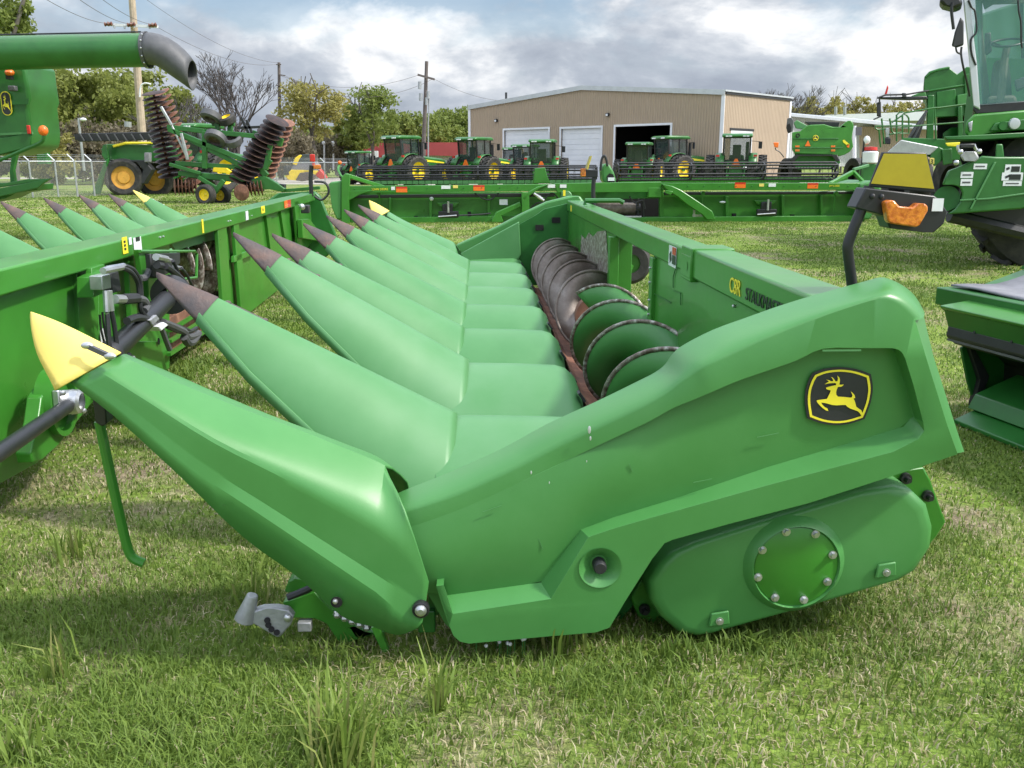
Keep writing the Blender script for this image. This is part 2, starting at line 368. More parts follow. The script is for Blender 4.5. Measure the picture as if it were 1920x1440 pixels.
# ---- gear case below the panel
CASE = [(1216,1092),(1236,1060),(1259,1037),(1300,1018),(1412,982),(1515,951),(1624,918),(1679,911),(1711,920),(1741,949),(1752,990),(1748,1026),(1719,1070),(1690,1088),(1515,1139),(1332,1190),(1303,1194),(1270,1186),(1237,1157),(1219,1128)]
cs0 = [F1.Y(*p, 2.43) for p in CASE]; ctr = sum(cs0, Vector())/len(cs0)
def sca(pts, k, dy): return [Vector((ctr.x+(p.x-ctr.x)*k, p.y+dy, ctr.z+(p.z-ctr.z)*k)) for p in pts]
mm = MB(); mm.loft([sca(cs0, 1.0, .14), sca(cs0, 1.0, .018), sca(cs0, .985, .004), sca(cs0, .95, -.004), sca(cs0, .90, -.006)], True); mm.poly(sca(cs0, .90, -.006))
case = mm.build('gear_case_cover', GPOLY, hero, smooth=50)
pc = F1.Y(1491, 1061, 2.41)
mm = MB(); mm.lathe([(.02, .155), (.004, .142), (-.012, .130), (-.014, .127), (-.008, .124), (-.004, .123)], pc, (0, 1, 0), 48); mm.build('case_ring', GPOLY, case)
mm = MB(); mm.lathe([(-.002, .1235), (-.007, .1225), (-.009, .119), (-.009, 0)], pc, (0, 1, 0), 48); cover = mm.build('access_plate', GPAINT, case)
for (px, py) in ((1474,997),(1529,1001),(1429,1031),(1561,1040),(1421,1082),(1551,1090),(1453,1120),(1507,1124)):
    p = F1.Y(px, py, 2.40); mm = MB(); mm.cyl(p, p+Vector((0, -.003, 0)), .0125, n=16); mm.cyl(p+Vector((0, -.003, 0)), p+Vector((0, -.012, 0)), .009, .008, n=6); mm.build('flange_bolt', STEEL, cover)
for (px, py) in ((1348,1162),(1660,1071)):
    p = F1.Y(px, py, 2.42); mm = MB(); mm.prism([p+Vector(q) for q in ((-.032, 0, -.02), (.032, 0, -.012), (.026, 0, .032), (-.026, 0, .024))], (0, -.008, 0)); mm.build('bolt_pad', GPOLY, case, bevel=.004)
    mm = MB(); mm.lathe([(-.008, .012), (-.011, .012), (-.011, .007), (-.014, .006), (-.014, 0)], p, (0, 1, 0), 14); mm.build('hex_bolt', STEEL, case)
# back flange of the case
FL = [(1183,1124),(1230,1040),(1400,975),(1640,890),(1733,876),(1745,900),(1774,979),(1757,1006),(1700,1075),(1500,1130),(1300,1192),(1262,1186),(1197,1157)]
MB().prism([F1.Y(*p, 2.57) for p in FL], (0, .06, 0)).build('case_back_plate', GPAINT, case, bevel=.006)
for (px, py) in ((1697,896),(1738,929),(1208,1141)):
    p = F1.Y(px, py, 2.565); mm = MB(); mm.lathe([(0, .018), (-.012, .017), (-.012, .009), (-.03, .008), (-.03, 0)], p, (0, 1, 0), 12); mm.build('flange_stud', BLACK, case)
# dark inner frame plate behind the panel and case
mm = MB(); mm.prism([F1.Y(*p, 2.60) for p in ((800,1010),(1200,840),(1700,640),(1760,860),(1680,900),(1250,1030),(1190,1130),(1150,1180),(860,1195))], (0, .03, 0)); mm.build('inner_frame_plate', GDARK, hero)
mm = MB(); q = F1.Y(800, 1165, 2.42); mm.box(q+Vector((.0, .02, 0)), (.05, .05, .07)); mm.box(q+Vector((.02, .03, .06)), (.03, .03, .1)); mm.build('hinge_block', GDARK, hero, bevel=.004)
# ---- snouts
def yk(k): return 2.4+.955*(k-1)
SN = [(-1.175, 1.010, -1.172, 1.000, .006), (-1.07, .966, -1.10, .925, .040), (-.96, .918, -1.02, .845, .072), (-.75, .812, -.83, .640, .145), (-.5, .684, -.58, .420, .232), (-.28, .569, -.34, .245, .305), (-.088, .468, -.11, .13, .375)]
def snout_rings(st, y0, nu=17, grow=0.0, pw=1.42):
    rings = []
    for (xr, zr, xl, zl, wd) in st:
        ring = []
        for i in range(nu):
            u = -1+2*i/(nu-1); a = abs(u)**pw
            ring.append(Vector((xr+(xl-xr)*a, y0+(wd+grow)*(1 if u > 0 else -1)*(math.sin(abs(u)*math.pi/2)*.55+abs(u)*.45), zr+grow+(zl-zr-grow)*a)))
        rings.append(ring)
    return rings
def dense(st, k):
    return [tuple(v) for v in np.array([[np.interp(t, np.linspace(0, 1, len(st)), [r[j] for r in st]) for j in range(5)] for t in np.linspace(0, 1, (len(st)-1)*k+1)])]
def make_snout(parent, y0, lift=0.0, dx=0.0, tipm=None, body=None):
    st = [(xr+dx, zr+lift*max(0, -(xr)/1.17), xl+dx, zl+lift*max(0, -(xl)/1.17), wd) for xr, zr, xl, zl, wd in SN]
    ds = dense(st, 6)[10:]; mm = MB(); mm.loft([spline(r, 2) for r in snout_rings(ds, y0)], False)
    s = mm.build('snout', body or GFADE, parent, smooth=50, solid=.008)
    # folded lower flange
    mm = MB()
    for sgn in (-1, 1):
        a = [Vector((r[2]-.004, y0+sgn*(r[4]+.004), r[3]-.002)) for r in st[2:]]
        b = [Vector((r[2]+.012, y0+sgn*(r[4]+.010), r[3]+.035)) for r in st[2:]]
        mm.loft([a, b], False)
    mm.build('snout_flange', body or GFADE, s, smooth=40, solid=.006)
    tp = [(r[0], r[1], r[2], r[3], r[4]) for r in dense(st[:3], 3)]
    mm = MB(); mm.loft(snout_rings(tp, y0, 17, .006), False)
    e = snout_rings([tp[-1]], y0, 17, .006)[0]; mm.face(list(reversed(e)))
    lo = [r[0]+Vector((-.012, 0, -.012)) for r in snout_rings(tp, y0, 17, .006)]
    t = mm.build('snout_tip', tipm or TIPB, s, smooth=45, solid=.006)
    # latch strap on top
    a, b = Vector((-.93+dx, y0+.012, .902+lift*.8)), Vector((-.80+dx, y0+.018, .835+lift*.68))
    mm = MB(); mm.bar(a, b, .022, .006)
    for q in (a, b): mm.ball(q, .015, 8, 4, (1, 1, .6))
    mm.build('latch_strap', TIPB if tipm is None else STEEL, s)
    return s
for k in range(2, 9):
    make_snout(hero, yk(k), .075 if k == 3 else 0.0, .035 if k == 3 else 0.0, body=None if k < 5 else GFADE)
# outer snouts: near one measured, far one mirrored
RID = [(60,590),(120,614),(226,668),(330,718),(455,769),(555,806),(640,840),(700,864),(721,875),(760,958),(804,1090)]
LOW = [(62,598),(86,655),(131,717),(215,780),(341,895),(455,1005),(560,1082),(642,1155),(700,1174),(745,1190),(783,1177)]
UPC = [(61,594),(103,640),(180,700),(272,764),(400,884),(505,949),(600,1010),(671,1055),(711,1080),(762,1113),(798,1136)]
LOC = [(61,597),(92,650),(150,712),(240,778),(372,898),(485,990),(585,1036),(660,1087),(705,1116),(757,1152),(792,1166)]
# the pressed band on its side runs straight: both creases are straight lines cut by each cross section
def crease(i, x0, y0, k, lo):
    (ax, ay), (bx, by) = RID[i], LOW[i]
    t = (y0+k*(ax-x0)-ay)/((by-ay)-k*(bx-ax)) if i > 3 else lo
    t = min(max(t, .3), lo+.1 if i < 5 else .97); return (ax+(bx-ax)*t, ay+(by-ay)*t)
UPC = [crease(i, 318, 830, .637, .76) if i < 9 else UPC[i] for i in range(11)]
LOC = [crease(i, 310, 845, .67, .86) if i < 9 else LOC[i] for i in range(11)]
def outer_snout(parent, mirror=False):
    def mp(p): return Vector((p.x, 12.44-p.y, p.z)) if mirror else p
    secs = []
    for i, (a, u, l, b) in enumerate(zip(RID, UPC, LOC, LOW)):
        f = min(1, i/4); g = min(1, max(0, (i-2.6)/3)); yr = 2.40+.05*f; yo = 2.40-.10*f+.015*g; yb = 2.40-.10*f
        if i >= 9: yr = yo+.02 if i == 9 else yo+.002
        if i == 0: yr = yo = yb = 2.40
        A = F1.Y(*a, yr); U = F1.Y(*u, yo); Lc = F1.Y(*l, yb); B = F1.Y(*b, yb)
        ring = []
        for q in range(17):
            t = q/16; yy = yr+(yo-yr)*math.sin(min(1, t*1.9)*math.pi/2)
            ring.append(Vector((A.x+(U.x-A.x)*t, yy, A.z+(U.z-A.z)*t)))
        ring += [Lc, B]
        # inner side
        wi = .012+.36*min(1, i/8)
        inn = []
        if i < 9:
            for q in range(1, 7):
                t = q/6; inn.append(Vector((A.x-.02*t, yr+wi*math.sin(t*math.pi/2), A.z-(A.z-B.z)*.85*t**1.7)))
        if i == 8: inn = [F1.Y(*q) for q in ((737,880,2.50),(751,891,2.56),(764,905,2.62),(770,930,2.68),(768,960,2.72),(765,1000,2.74))]
        if i > 8:
            inn = [p.copy() for p in ring[:6]]
        secs.append([p for p in list(reversed(inn))+ring])
    secs = [[mp(p) for p in r] for r in secs]
    mm = MB(); mm.loft([spline(list(col), 3) for col in [list(c) for c in zip(*[s[5:] for s in secs[2:9]])]], False)
    mm.loft([spline(list(col), 3) for col in zip(*[s[:7] for s in secs[2:9]])], False)
    # rear part of the outer skin only
    outer = [s[6:] for s in secs[8:]]
    mm.loft([spline(list(col), 3) for col in zip(*outer)], False)
    s = mm.build('outer_snout', GFADE if mirror else GPOLY, parent, smooth=19, solid=.007)
    mm = MB(); rid = spline([F1.Y(*q, 2.405) for q in RID[:3]], 5); low = spline([F1.Y(*q, 2.405) for q in LOW[:3]], 5); tip = []
    for i, (A, B) in enumerate(zip(rid, low)):
        wy = .004+.088*i/(len(rid)-1); row = []
        for q in range(-10, 11):
            u = abs(q)/10; row.append(mp(Vector((A.x+(B.x-A.x)*u**1.3-.003, A.y+.012*i/10+wy*(1 if q > 0 else -1)*math.sin(u*math.pi/2), A.z+.006+(B.z-A.z-.008)*u**1.3))))
        tip.append(row)
    mm.loft(tip, False)
    t = mm.build('snout_tip', YTIP, s, smooth=50, solid=.005)
    if not mirror:
        p0, p1 = F1.Y(163, 648, 2.345), F1.Y(206, 668, 2.335)
        mm = MB(); mm.bar(p0, p1, .012, .012); mm.build('latch_strap', GREYP, s)
        for p in (p0, p1): MB().ball(p, .014, 10, 6, (1.2, .7, .7)).build('latch_button', STEEL, s)
        p = F1.Y(789, 1143, 2.292); mm = MB(); mm.lathe([(.012, .024), (-.004, .024), (-.006, .02), (-.002, .0195)], p, (0, 1, 0), 20); mm.build('bolt_washer', BLACK, s)
        mm = MB(); mm.lathe([(.0, .019), (-.010, .016), (-.016, .008), (-.016, 0)], p, (0, 1, 0), 18); mm.build('pivot_bolt', STEEL, s)
        p = F1.Y(631, 1129, 2.294); mm = MB(); mm.lathe([(.0, .016), (-.002, .016), (-.002, 0)], p, (0, 1, 0), 18); mm.build('bolt_hole', DARKV, s)
        MB().ball(p+Vector((-.003, -.004, .004)), .008, 8, 5).build('bolt_head', STEEL, s)
    return s
outer_snout(hero); outer_snout(hero, True)
# ---- deck covers between the snouts and the auger
def deck_cover(parent, y0, lo=-1.0, hi=1.0):
    mm = MB(); rows = []
    for (x, zr, zl) in ((-.16, .455, .10), (-.05, .462, .10), (.2, .455, .14), (.37, .446, .16), (.42, .43, .16), (.465, .385, .15), (.495, .30, .14), (.505, .2, .13)):
        row = []
        for i in range(25):
            u = lo+(hi-lo)*i/24; row.append(Vector((x, y0+u*.474, zl+(zr-zl)*(1-abs(u)**1.55)**.86)))
        rows.append(row)
    mm.loft(rows, False); o = mm.build('deck_cover', GFADE, parent, smooth=45)
    for u in (-.45, .35):
        if not lo < u < hi: continue
        mm = MB(); mm.box((.475, y0+u*.474, .345), (.05, .06, .012), Matrix.Rotation(R(55), 3, 'Y')); mm.build('cover_clip', BLKP, o)
    return o
for k in range(1, 10): deck_cover(hero, yk(k), .22 if k == 1 else -1.0, -.2 if k == 9 else 1.0)
# ---- auger trough, auger
mm = MB(); prof = [(.50, .30), (.53, .17), (.62, .08), (.80, .05), (.98, .09), (1.0, .22)]
mm.loft([[Vector((x, y, z)) for x, z in prof] for y in (2.55, 4, 6, 8, 9.95)], False); mm.build('auger_trough', RUST, hero)
AX, AZ, AR = .82, .37, .275
def helix(y0, y1, pitch, hand, r0, r1, ph=0.0, n=None, dish=0.0):
    n = n or int(abs(y1-y0)/pitch*40); A, B = [], []
    for i in range(n+1):
        t = i/n; y = y0+(y1-y0)*t; a = ph+hand*2*math.pi*(y-y0)/pitch
        A.append(Vector((AX+r0*math.cos(a), y+dish, AZ+r0*math.sin(a)))); B.append(Vector((AX+r1*math.cos(a), y, AZ+r1*math.sin(a))))
    return A, B
def flights(name, y0, y1, pitch, hand, ph, m1, m2, parent):
    A, B = helix(y0, y1, pitch, hand, .08, AR-.004, ph); mm = MB(); mid = [a.lerp(b, .5) for a, b in zip(A, B)]
    mm.loft([A, mid, B], False); f = mm.build(name, m1, parent, smooth=60, solid=.006)
    A, B = helix(y0, y1, pitch, hand, AR-.016, AR+.003, ph); mm = MB(); mm.loft([A, B], False); mm.build('flight_edge', m2, f, smooth=60, solid=.009)
    return f
PH1 = R(90)-2*math.pi*(3.75-2.6)/.70
aug = MB().cyl((AX, 2.6, AZ), (AX, 6.0, AZ), .082, n=24).build('auger_tube', GPAINT, hero)
flights('auger_flight', 2.6, 5.93, .70, 1, PH1, GPOLY, EDGE, hero)
MB().cyl((AX, 6.28, AZ), (AX, 9.95, AZ), .10, n=24).build('auger_tube', AUGB, hero)
MB().cyl((AX, 6.20, AZ), (AX, 6.30, AZ), .15, n=28).build('auger_end_disc', RUST, hero)
flights('auger_flight', 6.32, 9.95, .74, -1, R(250), AUGB, AUGB, hero)
for y in (5.5, 4.05):
    a = PH1+2*math.pi*(y-2.6)/.70
    mm = MB()
    MB().prism([(AX+.05, y, AZ+.05), (AX+.03, y+.2, AZ+.17), (AX+.02, y+.02, AZ+.19)], (.006, 0, 0)).build('flight_gusset', GDARK, hero)
# ---- rear frame
mm = MB(); mm.box2((.955, 2.45, .90), (1.13, 4.12, 1.03)); mm.box2((.965, 4.12, .905), (1.12, 10.0, 1.02)); mm.build('top_beam', GPAINT, hero, bevel=.012)
mm = MB(); mm.box2((.945, 4.02, .885), (1.14, 4.22, 1.036)); mm.build('beam_sleeve', GPAINT, hero, bevel=.006)
def back(y0, y1):
    prof = [(.985, .905), (.985, .42), (.955, .36), (.90, .10)]; mm = MB(); mm.loft([[Vector((x, y, z)) for x, z in prof] for y in (y0, y1)], False)
    return mm.build('back_sheet', GPAINT, hero, smooth=0, solid=.012)
back(2.5, 5.02); back(6.5, 9.98)
MB().box2((.93, 6.46, .12), (1.0, 6.54, .9)).build('frame_post', GPAINT, hero, bevel=.005)
MB().box2((.955, 4.98, .12), (1.02, 5.06, .9)).build('frame_post', GPAINT, hero, bevel=.005)
for z in (.84, .76, .66, .58, .5, .42):
    p = Vector((.952, 5.02, z)); MB().ball(p, .008, 6, 4).build('rivet', STEEL, hero)
mm = MB(); mm.loft([[Vector((.98, y, .36)), Vector((.90, y, .30)), Vector((.885, y, .27))] for y in (2.6, 5.0)], False); mm.build('stripper_ledge', GFADE, hero, solid=.01)
# irregular pale patch laid over the far sheet
mm = MB(); pts = [(1090,440),(1097,448),(1104,436),(1112,444),(1120,434),(1136,432),(1142,520),(1136,528),(1110,500),(1088,482)]
mm.poly([F1.X(*p, .975) for p in pts]); mm.build('pale_patch', EDGE, hero, smooth=0)
for (a, b) in (((1271,487),(1262,520)), ((1262,520),(1262,540)), ((1262,545),(1276,550)), ((1276,550),(1276,572)), ((1222,548),(1258,568))):
    MB().bar(F1.X(*a, .974), F1.X(*b, .974), .004, .004).build('panel_seam', GDARK, hero)
for (px, py) in ((1222,563),(1224,488),(1376,574),(1300,470)):
    MB().ball(F1.X(px, py, .974), .008, 6, 4).build('rivet', STEEL, hero)
# lettering on the beam
tp = F1.X(1367, 541, .953); td = F1.X(1385, 549, .953); xd = (0, -1, 0)
for tx, p0, p1, sz, mt in (('C8R', (1367,546), (1388,552), .082, YINK), ('STALKMASTER', (1397,558), (1476,585), .064, DARKT)):
    A_ = F1.X(*p0, .952); B_ = F1.X(*p1, .952); text_mesh(tx, sz, (.952, A_.y, .930), xd, (0, 0, 1), mt, hero, fit=abs(B_.y-A_.y))
# warning decal
q = F1.X(1254, 477, .943); dc = plate('warning_decal', WHITE, hero, (.9625, q.y, .955), (0, -1, 0), (0, 0, 1), .085, .05)
plate('decal_band', RED, dc, (.9598, q.y-.045, .985), (0, -1, 0), (0, 0, 1), .038, .018); plate('decal_print', DARKT, dc, (.9598, q.y-.045, .942), (0, -1, 0), (0, 0, 1), .038, .022)
plate('decal_pictogram', DARKT, dc, (.9598, q.y+.035, .95), (0, -1, .5), (0, .3, 1), .02, .022)
mm = MB(); c = F1.X(1286, 484, .95); mm.box2((.944, c.y-.12, .90), (.956, c.y+.08, 1.0)); mm.lathe([(-.008, .02), (-.008, 0)], (.95, c.y-.05, .95), (1, 0, 0), 14); mm.build('link_plate', GPAINT, hero, bevel=.004)
# far end: inner sheet and outer polymer panel mirrored
m2 = MB(); po = [Vector((p.x, 12.42-p.y+.08, p.z-.01)) for p in PO]
fr = [Vector((p.x, 10.0+.05, p.z)) for p in PO]
MB().prism([(-.25, 10.10, .53), (-.05, 10.1, .62), (.2, 10.1, .73), (.45, 10.1, .86), (.75, 10.1, 1.0), (1.0, 10.1, 1.06), (1.12, 10.1, 1.06), (1.2, 10.1, .95), (1.3, 10.1, .62), (.6, 10.1, .35), (.2, 10.1, .1), (-.05, 10.1, .1)], (0, .14, 0)).build('end_panel', GPOLY, hero, bevel=.03, smooth=40, seg=3)
MB().prism([(.44, 9.98, .76), (.62, 9.98, .86), (.72, 9.98, .93), (.95, 9.98, .985), (1.02, 9.98, .985), (1.02, 9.98, .1), (.44, 9.98, .1)], (0, .05, 0)).build('inner_end_sheet', GDARK, hero, bevel=.005)
MB().prism([(-.20, 9.86, .46), (.44, 9.90, .80), (.46, 9.90, .45), (.44, 9.9, .40), (-.12, 9.86, .36)], (0, .03, 0)).build('crop_deflector', GFADE, hero, bevel=.008)
for (x, z) in ((.62, .70), (.80, .78)):
    MB().box2((x, 9.97, z), (x+.09, 9.985, z+.06)).build('sheet_opening', DARKV, hero)
plate('logo_decal', YINK, hero, (.965, 9.55, .955), (0, -1, 0), (0, 0, 1), .06, .03)
# handle on the far beam end
mm = MB(); mm.tube([(1.0, 8.6, 1.03), (1.0, 8.6, 1.07), (1.32, 8.6, 1.07), (1.36, 8.6, 1.05)], .022, 8); mm.build('lift_handle', GDARK, hero)
mm = MB(); mm.tube([(1.12, 3.92, .93), (1.28, 3.92, .93), (1.28, 3.92, .85)], .008, 6); mm.build('hose_hook', GDARK, hero)
# gauge wheel behind the opening
gw = F1.Y(1181, 493, 6.75); mm = MB(); mm.lathe([(-.05, .07), (-.055, .13), (-.03, .155), (.03, .155), (.055, .13), (.05, .07)], gw, (0, 1, 0), 24); t = mm.build('gauge_wheel', TYRE, hero)
MB().cyl(gw-Vector((0, .035, 0)), gw+Vector((0, .035, 0)), .075, n=16).build('wheel_rim', GPAINT, t)
mm = MB(); mm.bar(gw+Vector((0, -.07, 0)), (1.0, 6.55, .42), .012, .06); mm.box2((1.0, 6.5, .1), (1.10, 6.6, .9)); mm.build('wheel_arm', GPAINT, hero, bevel=.004)
# ---- marker lamps on the rear corners
def marker(parent, base, y, full=True):
    if full:
        p = [F1.Y(1598, 560, y), F1.Y(1597, 530, y), F1.Y(1590, 475, y), F1.Y(1591, 455, y), F1.Y(1602, 425, y), F1.Y(1618, 385, y), F1.Y(1630, 350, y)]
        arm = MB().tube(spline(p, 4), .0155, 12).build('lamp_arm', BLACK, parent)
        bx = [F1.Y(*q, y-.02) for q in ((1604,390),(1623,352),(1752,367),(1762,374),(1777,397),(1770,420),(1752,436),(1733,436),(1668,428),(1660,405))]
        br = MB().prism(bx, (0, .07, 0)).build('lamp_bracket', BLACK, arm, bevel=.004)
        ln = [F1.Y(*q, y-.02) for q in ((1651,378),(1661,374),(1670,376),(1678,386),(1702,388),(1711,380),(1726,381),(1731,386),(1731,395),(1716,421),(1709,425),(1662,418),(1657,414))]
        MB().prism(ln, (0, -.03, 0)).build('amber_lens', AMBER, arm, bevel=.006)
        ln2 = [p+Vector((.05, .075, .0)) for p in ln]; MB().prism(ln2, (0, .03, 0)).build('amber_lens', AMBER, arm, bevel=.006)
        rf = [F1.Y(*q, y-.005) for q in ((1630,350),(1655,285),(1738,286),(1755,362))]
        MB().prism(rf, (0, .012, 0)).build('reflector_backing', BLACK, arm, bevel=.003)
        rf2 = [F1.Y(*q, y-.008) for q in ((1633,344),(1657,288),(1736,289),(1751,354))]
        MB().prism(rf2, (0, -.002, 0)).build('reflector_plate', OLIVE, arm, smooth=0)
        for q in ((1636,368),(1653,369)): MB().ball(F1.Y(*q, y-.022), .008, 8, 5).build('bracket_bolt', BLKP, arm)
        plate('white_label', WHITE, arm, F1.Y(1758, 384, y-.022), (1, 0, 0), (0, 0, 1), .016, .018)
    else:
        b = Vector(base); p = [b-Vector((0, 0, .05)), b+Vector((-.01, 0, .12)), b+Vector((-.01, 0, .2)), b+Vector((-.0, 0, .3))]
        arm = MB().tube(p, .022, 10).build('lamp_arm', BLACK, parent)
        MB().box(b+Vector((-.05, 0, .31)), (.16, .06, .07)).build('lamp_bracket', BLACK, arm, bevel=.004)
        MB().box(b+Vector((-.12, -.03, .32)), (.05, .05, .08)).build('amber_lens', AMBER, arm, bevel=.006)
        MB().prism([b+Vector(v) for v in ((-.09, -.1, .35), (-.09, .1, .35), (-.05, .07, .48), (-.05, -.07, .48))], (.012, 0, 0)).build('reflector_plate', OLIVE, arm, smooth=0)
marker(hero, None, 2.62); marker(hero, (1.17, 9.3, 1.0), 9.3, False)
# ---- under the near outer snout: row unit nose, stalk-stomper casting, stand rod
yy = 2.47; P = lambda px, py, y=yy: F1.Y(px, py, y)
arm = MB().prism([P(*q) for q in ((530,1130),(552,1124),(590,1110),(600,1122),(640,1160),(690,1185),(720,1190),(720,1222),(716,1222),(700,1190),(645,1208),(632,1200),(612,1170),(590,1160),(540,1158))], (0, .05, 0)).build('row_unit_nose', GPAINT, hero, bevel=.004)
mm = MB(); mm.bar(P(703, 1172, yy-.05), P(724, 1218, yy-.05), .022, .02); mm.build('skid_bar', GPAINT, arm)
mm = MB(); mm.tube(spline([P(540, 1120, yy-.03), P(570, 1108, yy-.03), P(590, 1098, yy-.03)], 4), .011, 8); mm.build('gathering_chain', BLACK, arm)
mm = MB(); mm.prism([P(*q) for q in ((533,1110),(540,1090),(552,1085),(585,1092),(590,1105),(540,1112))], (0, .06, 0)); mm.build('chain_guard', GPAINT, arm, bevel=.004)
mm = MB()
for k in range(5): mm.ball(P(632+k*14, 1152+k*6, yy-.02), .013, 6, 4)
mm.build('stalk_roll', STEEL, arm)
cst = MB().prism([P(*q, yy-.06) for q in ((455,1160),(462,1150),(490,1141),(520,1140),(540,1144),(551,1156),(545,1172),(526,1194),(519,1196),(505,1188),(478,1172))], (0, .03, 0)).build('stomper_casting', CASTG, hero, bevel=.006)
MB().cyl(P(458, 1163, yy-.05), P(474, 1115, yy-.05), .030, .016, 16).build('casting_spout', CASTG, cst, bevel=.003)
for q in ((501,1163),(503,1172),(509,1180),(519,1186)): MB().cyl(P(*q, yy-.066), P(*q, yy-.055), .009, n=10).build('casting_hole', DARKV, cst)
MB().ball(P(539, 1159, yy-.066), .012, 10, 6, (1, .7, 1)).build('casting_bolt', STEEL, cst)
MB().box(P(572, 1172), (.04, .03, .03)).build('casting_pad', CASTG, cst, bevel=.003)
sy = 2.50; rod = MB().tube(spline([F1.Y(186, 790, sy), F1.Y(205, 880, sy), F1.Y(232, 1000, sy), F1.Y(242, 1035, sy), F1.Y(252, 1048, sy), F1.Y(270, 1056, sy)], 5), .014, 10).build('stand_rod', GPAINT, hero)
mm = MB(); mm.prism([F1.Y(*q, sy-.02) for q in ((172,742),(198,765),(200,795),(190,800),(178,792))], (0, .05, 0)); mm.build('rod_clevis', BLACK, rod, bevel=.004)
# ================================================================ second corn head, seen from behind, on the left
F2 = Frame((-2.833, -.082, 0), 4.81)
left = empty('corn_header', (-2.833, -.082, 0), F2.a, 'green corn header on the left seen from behind, black hoses and driveshaft on its back', 'corn header')
LX = F2.X
for k in range(9): make_snout(left, 12.6-.955*k-.955, .05 if k else .03) if k < 8 else None
# yellow tipped last snout
make_snout(left, 12.6, .05, 0, YTIP)
mm = MB(); mm.box2((.93, 2.2, .895), (1.13, 13.27, 1.0)); mm.build('top_beam', GPAINT, left, bevel=.010)
mm = MB(); mm.loft([[Vector((.93, y, .93)), Vector((.5, y, .75)), Vector((.3, y, .62))] for y in (2.2, 13.2)], False); mm.build('front_sheet', GFADE, left, solid=.01)
XB = 1.06
def lpoly(pts, x, d=.012, name='back_sheet', m=GPAINT, bevel=.003): return MB().prism([LX(px, py, x) for px, py in pts], (-d, 0, 0)).build(name, m, left, bevel=bevel, smooth=30)
lpoly([(-260,650),(0,555),(185,497),(185,700),(182,745),(150,780),(70,868),(0,907),(-260,1050)], XB)
lpoly([(185,497),(318,452),(318,690),(250,740),(182,745),(185,700)], XB-.03)
lpoly([(415,420),(590,372),(600,432),(520,545),(470,585),(452,600),(415,640)], XB)
# corrugation ribs and posts
for pts, x in ((((144,512),(152,509),(160,640),(152,660)), XB+.02), (((172,503),(196,495),(205,545),(200,548),(172,556)), XB+.09), (((240,478),(250,475),(262,640),(250,650)), XB+.04), (((275,468),(290,463),(296,600),(282,610)), XB+.05), (((408,424),(424,418),(440,640),(424,660)), XB+.06), (((438,413),(447,410),(470,640),(458,655)), XB+.06), (((440,480),(480,465),(480,475),(440,492)), XB+.06), (((498,392),(506,390),(520,500),(512,505)), XB+.03), (((525,385),(531,383),(540,440),(534,445)), XB+.03), (((552,378),(560,376),(568,470),(560,475)), XB+.07)):
    lpoly(pts, x, .03, 'back_rib', GPAINT)
lpoly([(176,520),(206,505),(206,545),(176,558)], XB+.14, .08, 'valve_bracket')
# opening: auger seen through it, brown feed floor
for (px, py, r, x) in ((345,512,.20,.98),(372,505,.24,.96),(398,486,.22,.90)):
    c = LX(px, py, x); A, B = [], []
    for q in range(41):
        a = 2*math.pi*q/40*1.15; A.append(c+Vector((.06*math.cos(a)-.05, .28*q/40, .06*math.sin(a)))); B.append(c+Vector((r*math.cos(a)*.55, .28*q/40-.1*math.cos(a), r*math.sin(a))))
    mm = MB(); mm.loft([A, B], False); mm.build('auger_flight', EDGE, left, smooth=60, solid=.008)
c = LX(352, 505, .62); MB().cyl(c, c+Vector((0, 1.5, 0)), .09, n=20).build('auger_tube', RUST, left)
lpoly([(310,600),(420,545),(420,590),(318,668)], 1.0, .35, 'feed_floor', RUST)
for a, b in (((318,620),(412,562)), ((318,640),(412,580)), ((316,665),(412,603))): MB().bar(LX(*a, 1.06), LX(*b, 1.06), .03, .02).build('floor_rail', GPAINT, left)
lpoly([(318,452),(416,421),(416,446),(330,470)], XB-.05, .02, 'hopper_sheet', GFADE)
# driveshaft: thin shaft, flange housing, thick tube, clamp
XT = 1.30
MB().tube([LX(-60, 890, XT+.05), LX(0, 848, XT+.05), LX(125, 762, XT-.02)], .030, 16).build('drive_shaft', BLACK, left)
pb = [LX(*q, 1.25) for q in ((96,732),(142,730),(147,775),(100,778))]
ring = [LX(*q, 1.22) for q in ((78,745),(88,728),(115,716),(140,716),(160,728),(172,746),(168,762),(110,835),(80,862),(62,868),(58,850),(72,790))]
MB().prism(ring, (-.06, 0, 0)).build('shaft_housing', GPAINT, left, bevel=.006)
hc = sum(pb, Vector())/4
mm = MB(); mm.lathe([(.06, .145), (-.01, .145), (-.01, .125), (.05, .12)], hc+Vector((-.01, 0, 0)), (-1, 0, 0), 28); mm.build('housing_rim', GPAINT, left)
fl = MB().prism(pb, (.03, 0, 0)).build('bearing_flange', STEEL, left, bevel=.006)
MB().lathe([(0, .055), (.03, .05), (.04, .036)], hc+Vector((.03, 0, 0)), (1, 0, 0), 20).build('bearing_hub', STEEL, fl)
for q in pb: MB().ball(q.lerp(hc, .22)+Vector((.034, 0, 0)), .013, 8, 5).build('flange_bolt', STEEL, fl)
MB().tube([LX(205, 665, XT), LX(260, 612, XT), LX(312, 562, XT)], .052, 20).build('torque_tube', BLACK, left)
mm = MB(); c = LX(318, 555, XT); d = (LX(318, 555, XT)-LX(260, 612, XT)).normalized(); mm.lathe([(0, .05), (0, .11), (.05, .115), (.06, .09), (.12, .08), (.13, .05)], c, d, 24); mm.build('tube_bell', BLKP, left)
mm = MB(); c = LX(208, 662, XT); mm.lathe([(0, .04), (.0, .062), (.03, .064), (.05, .055)], c, -d, 20); mm.build('tube_collar', BLKP, left)
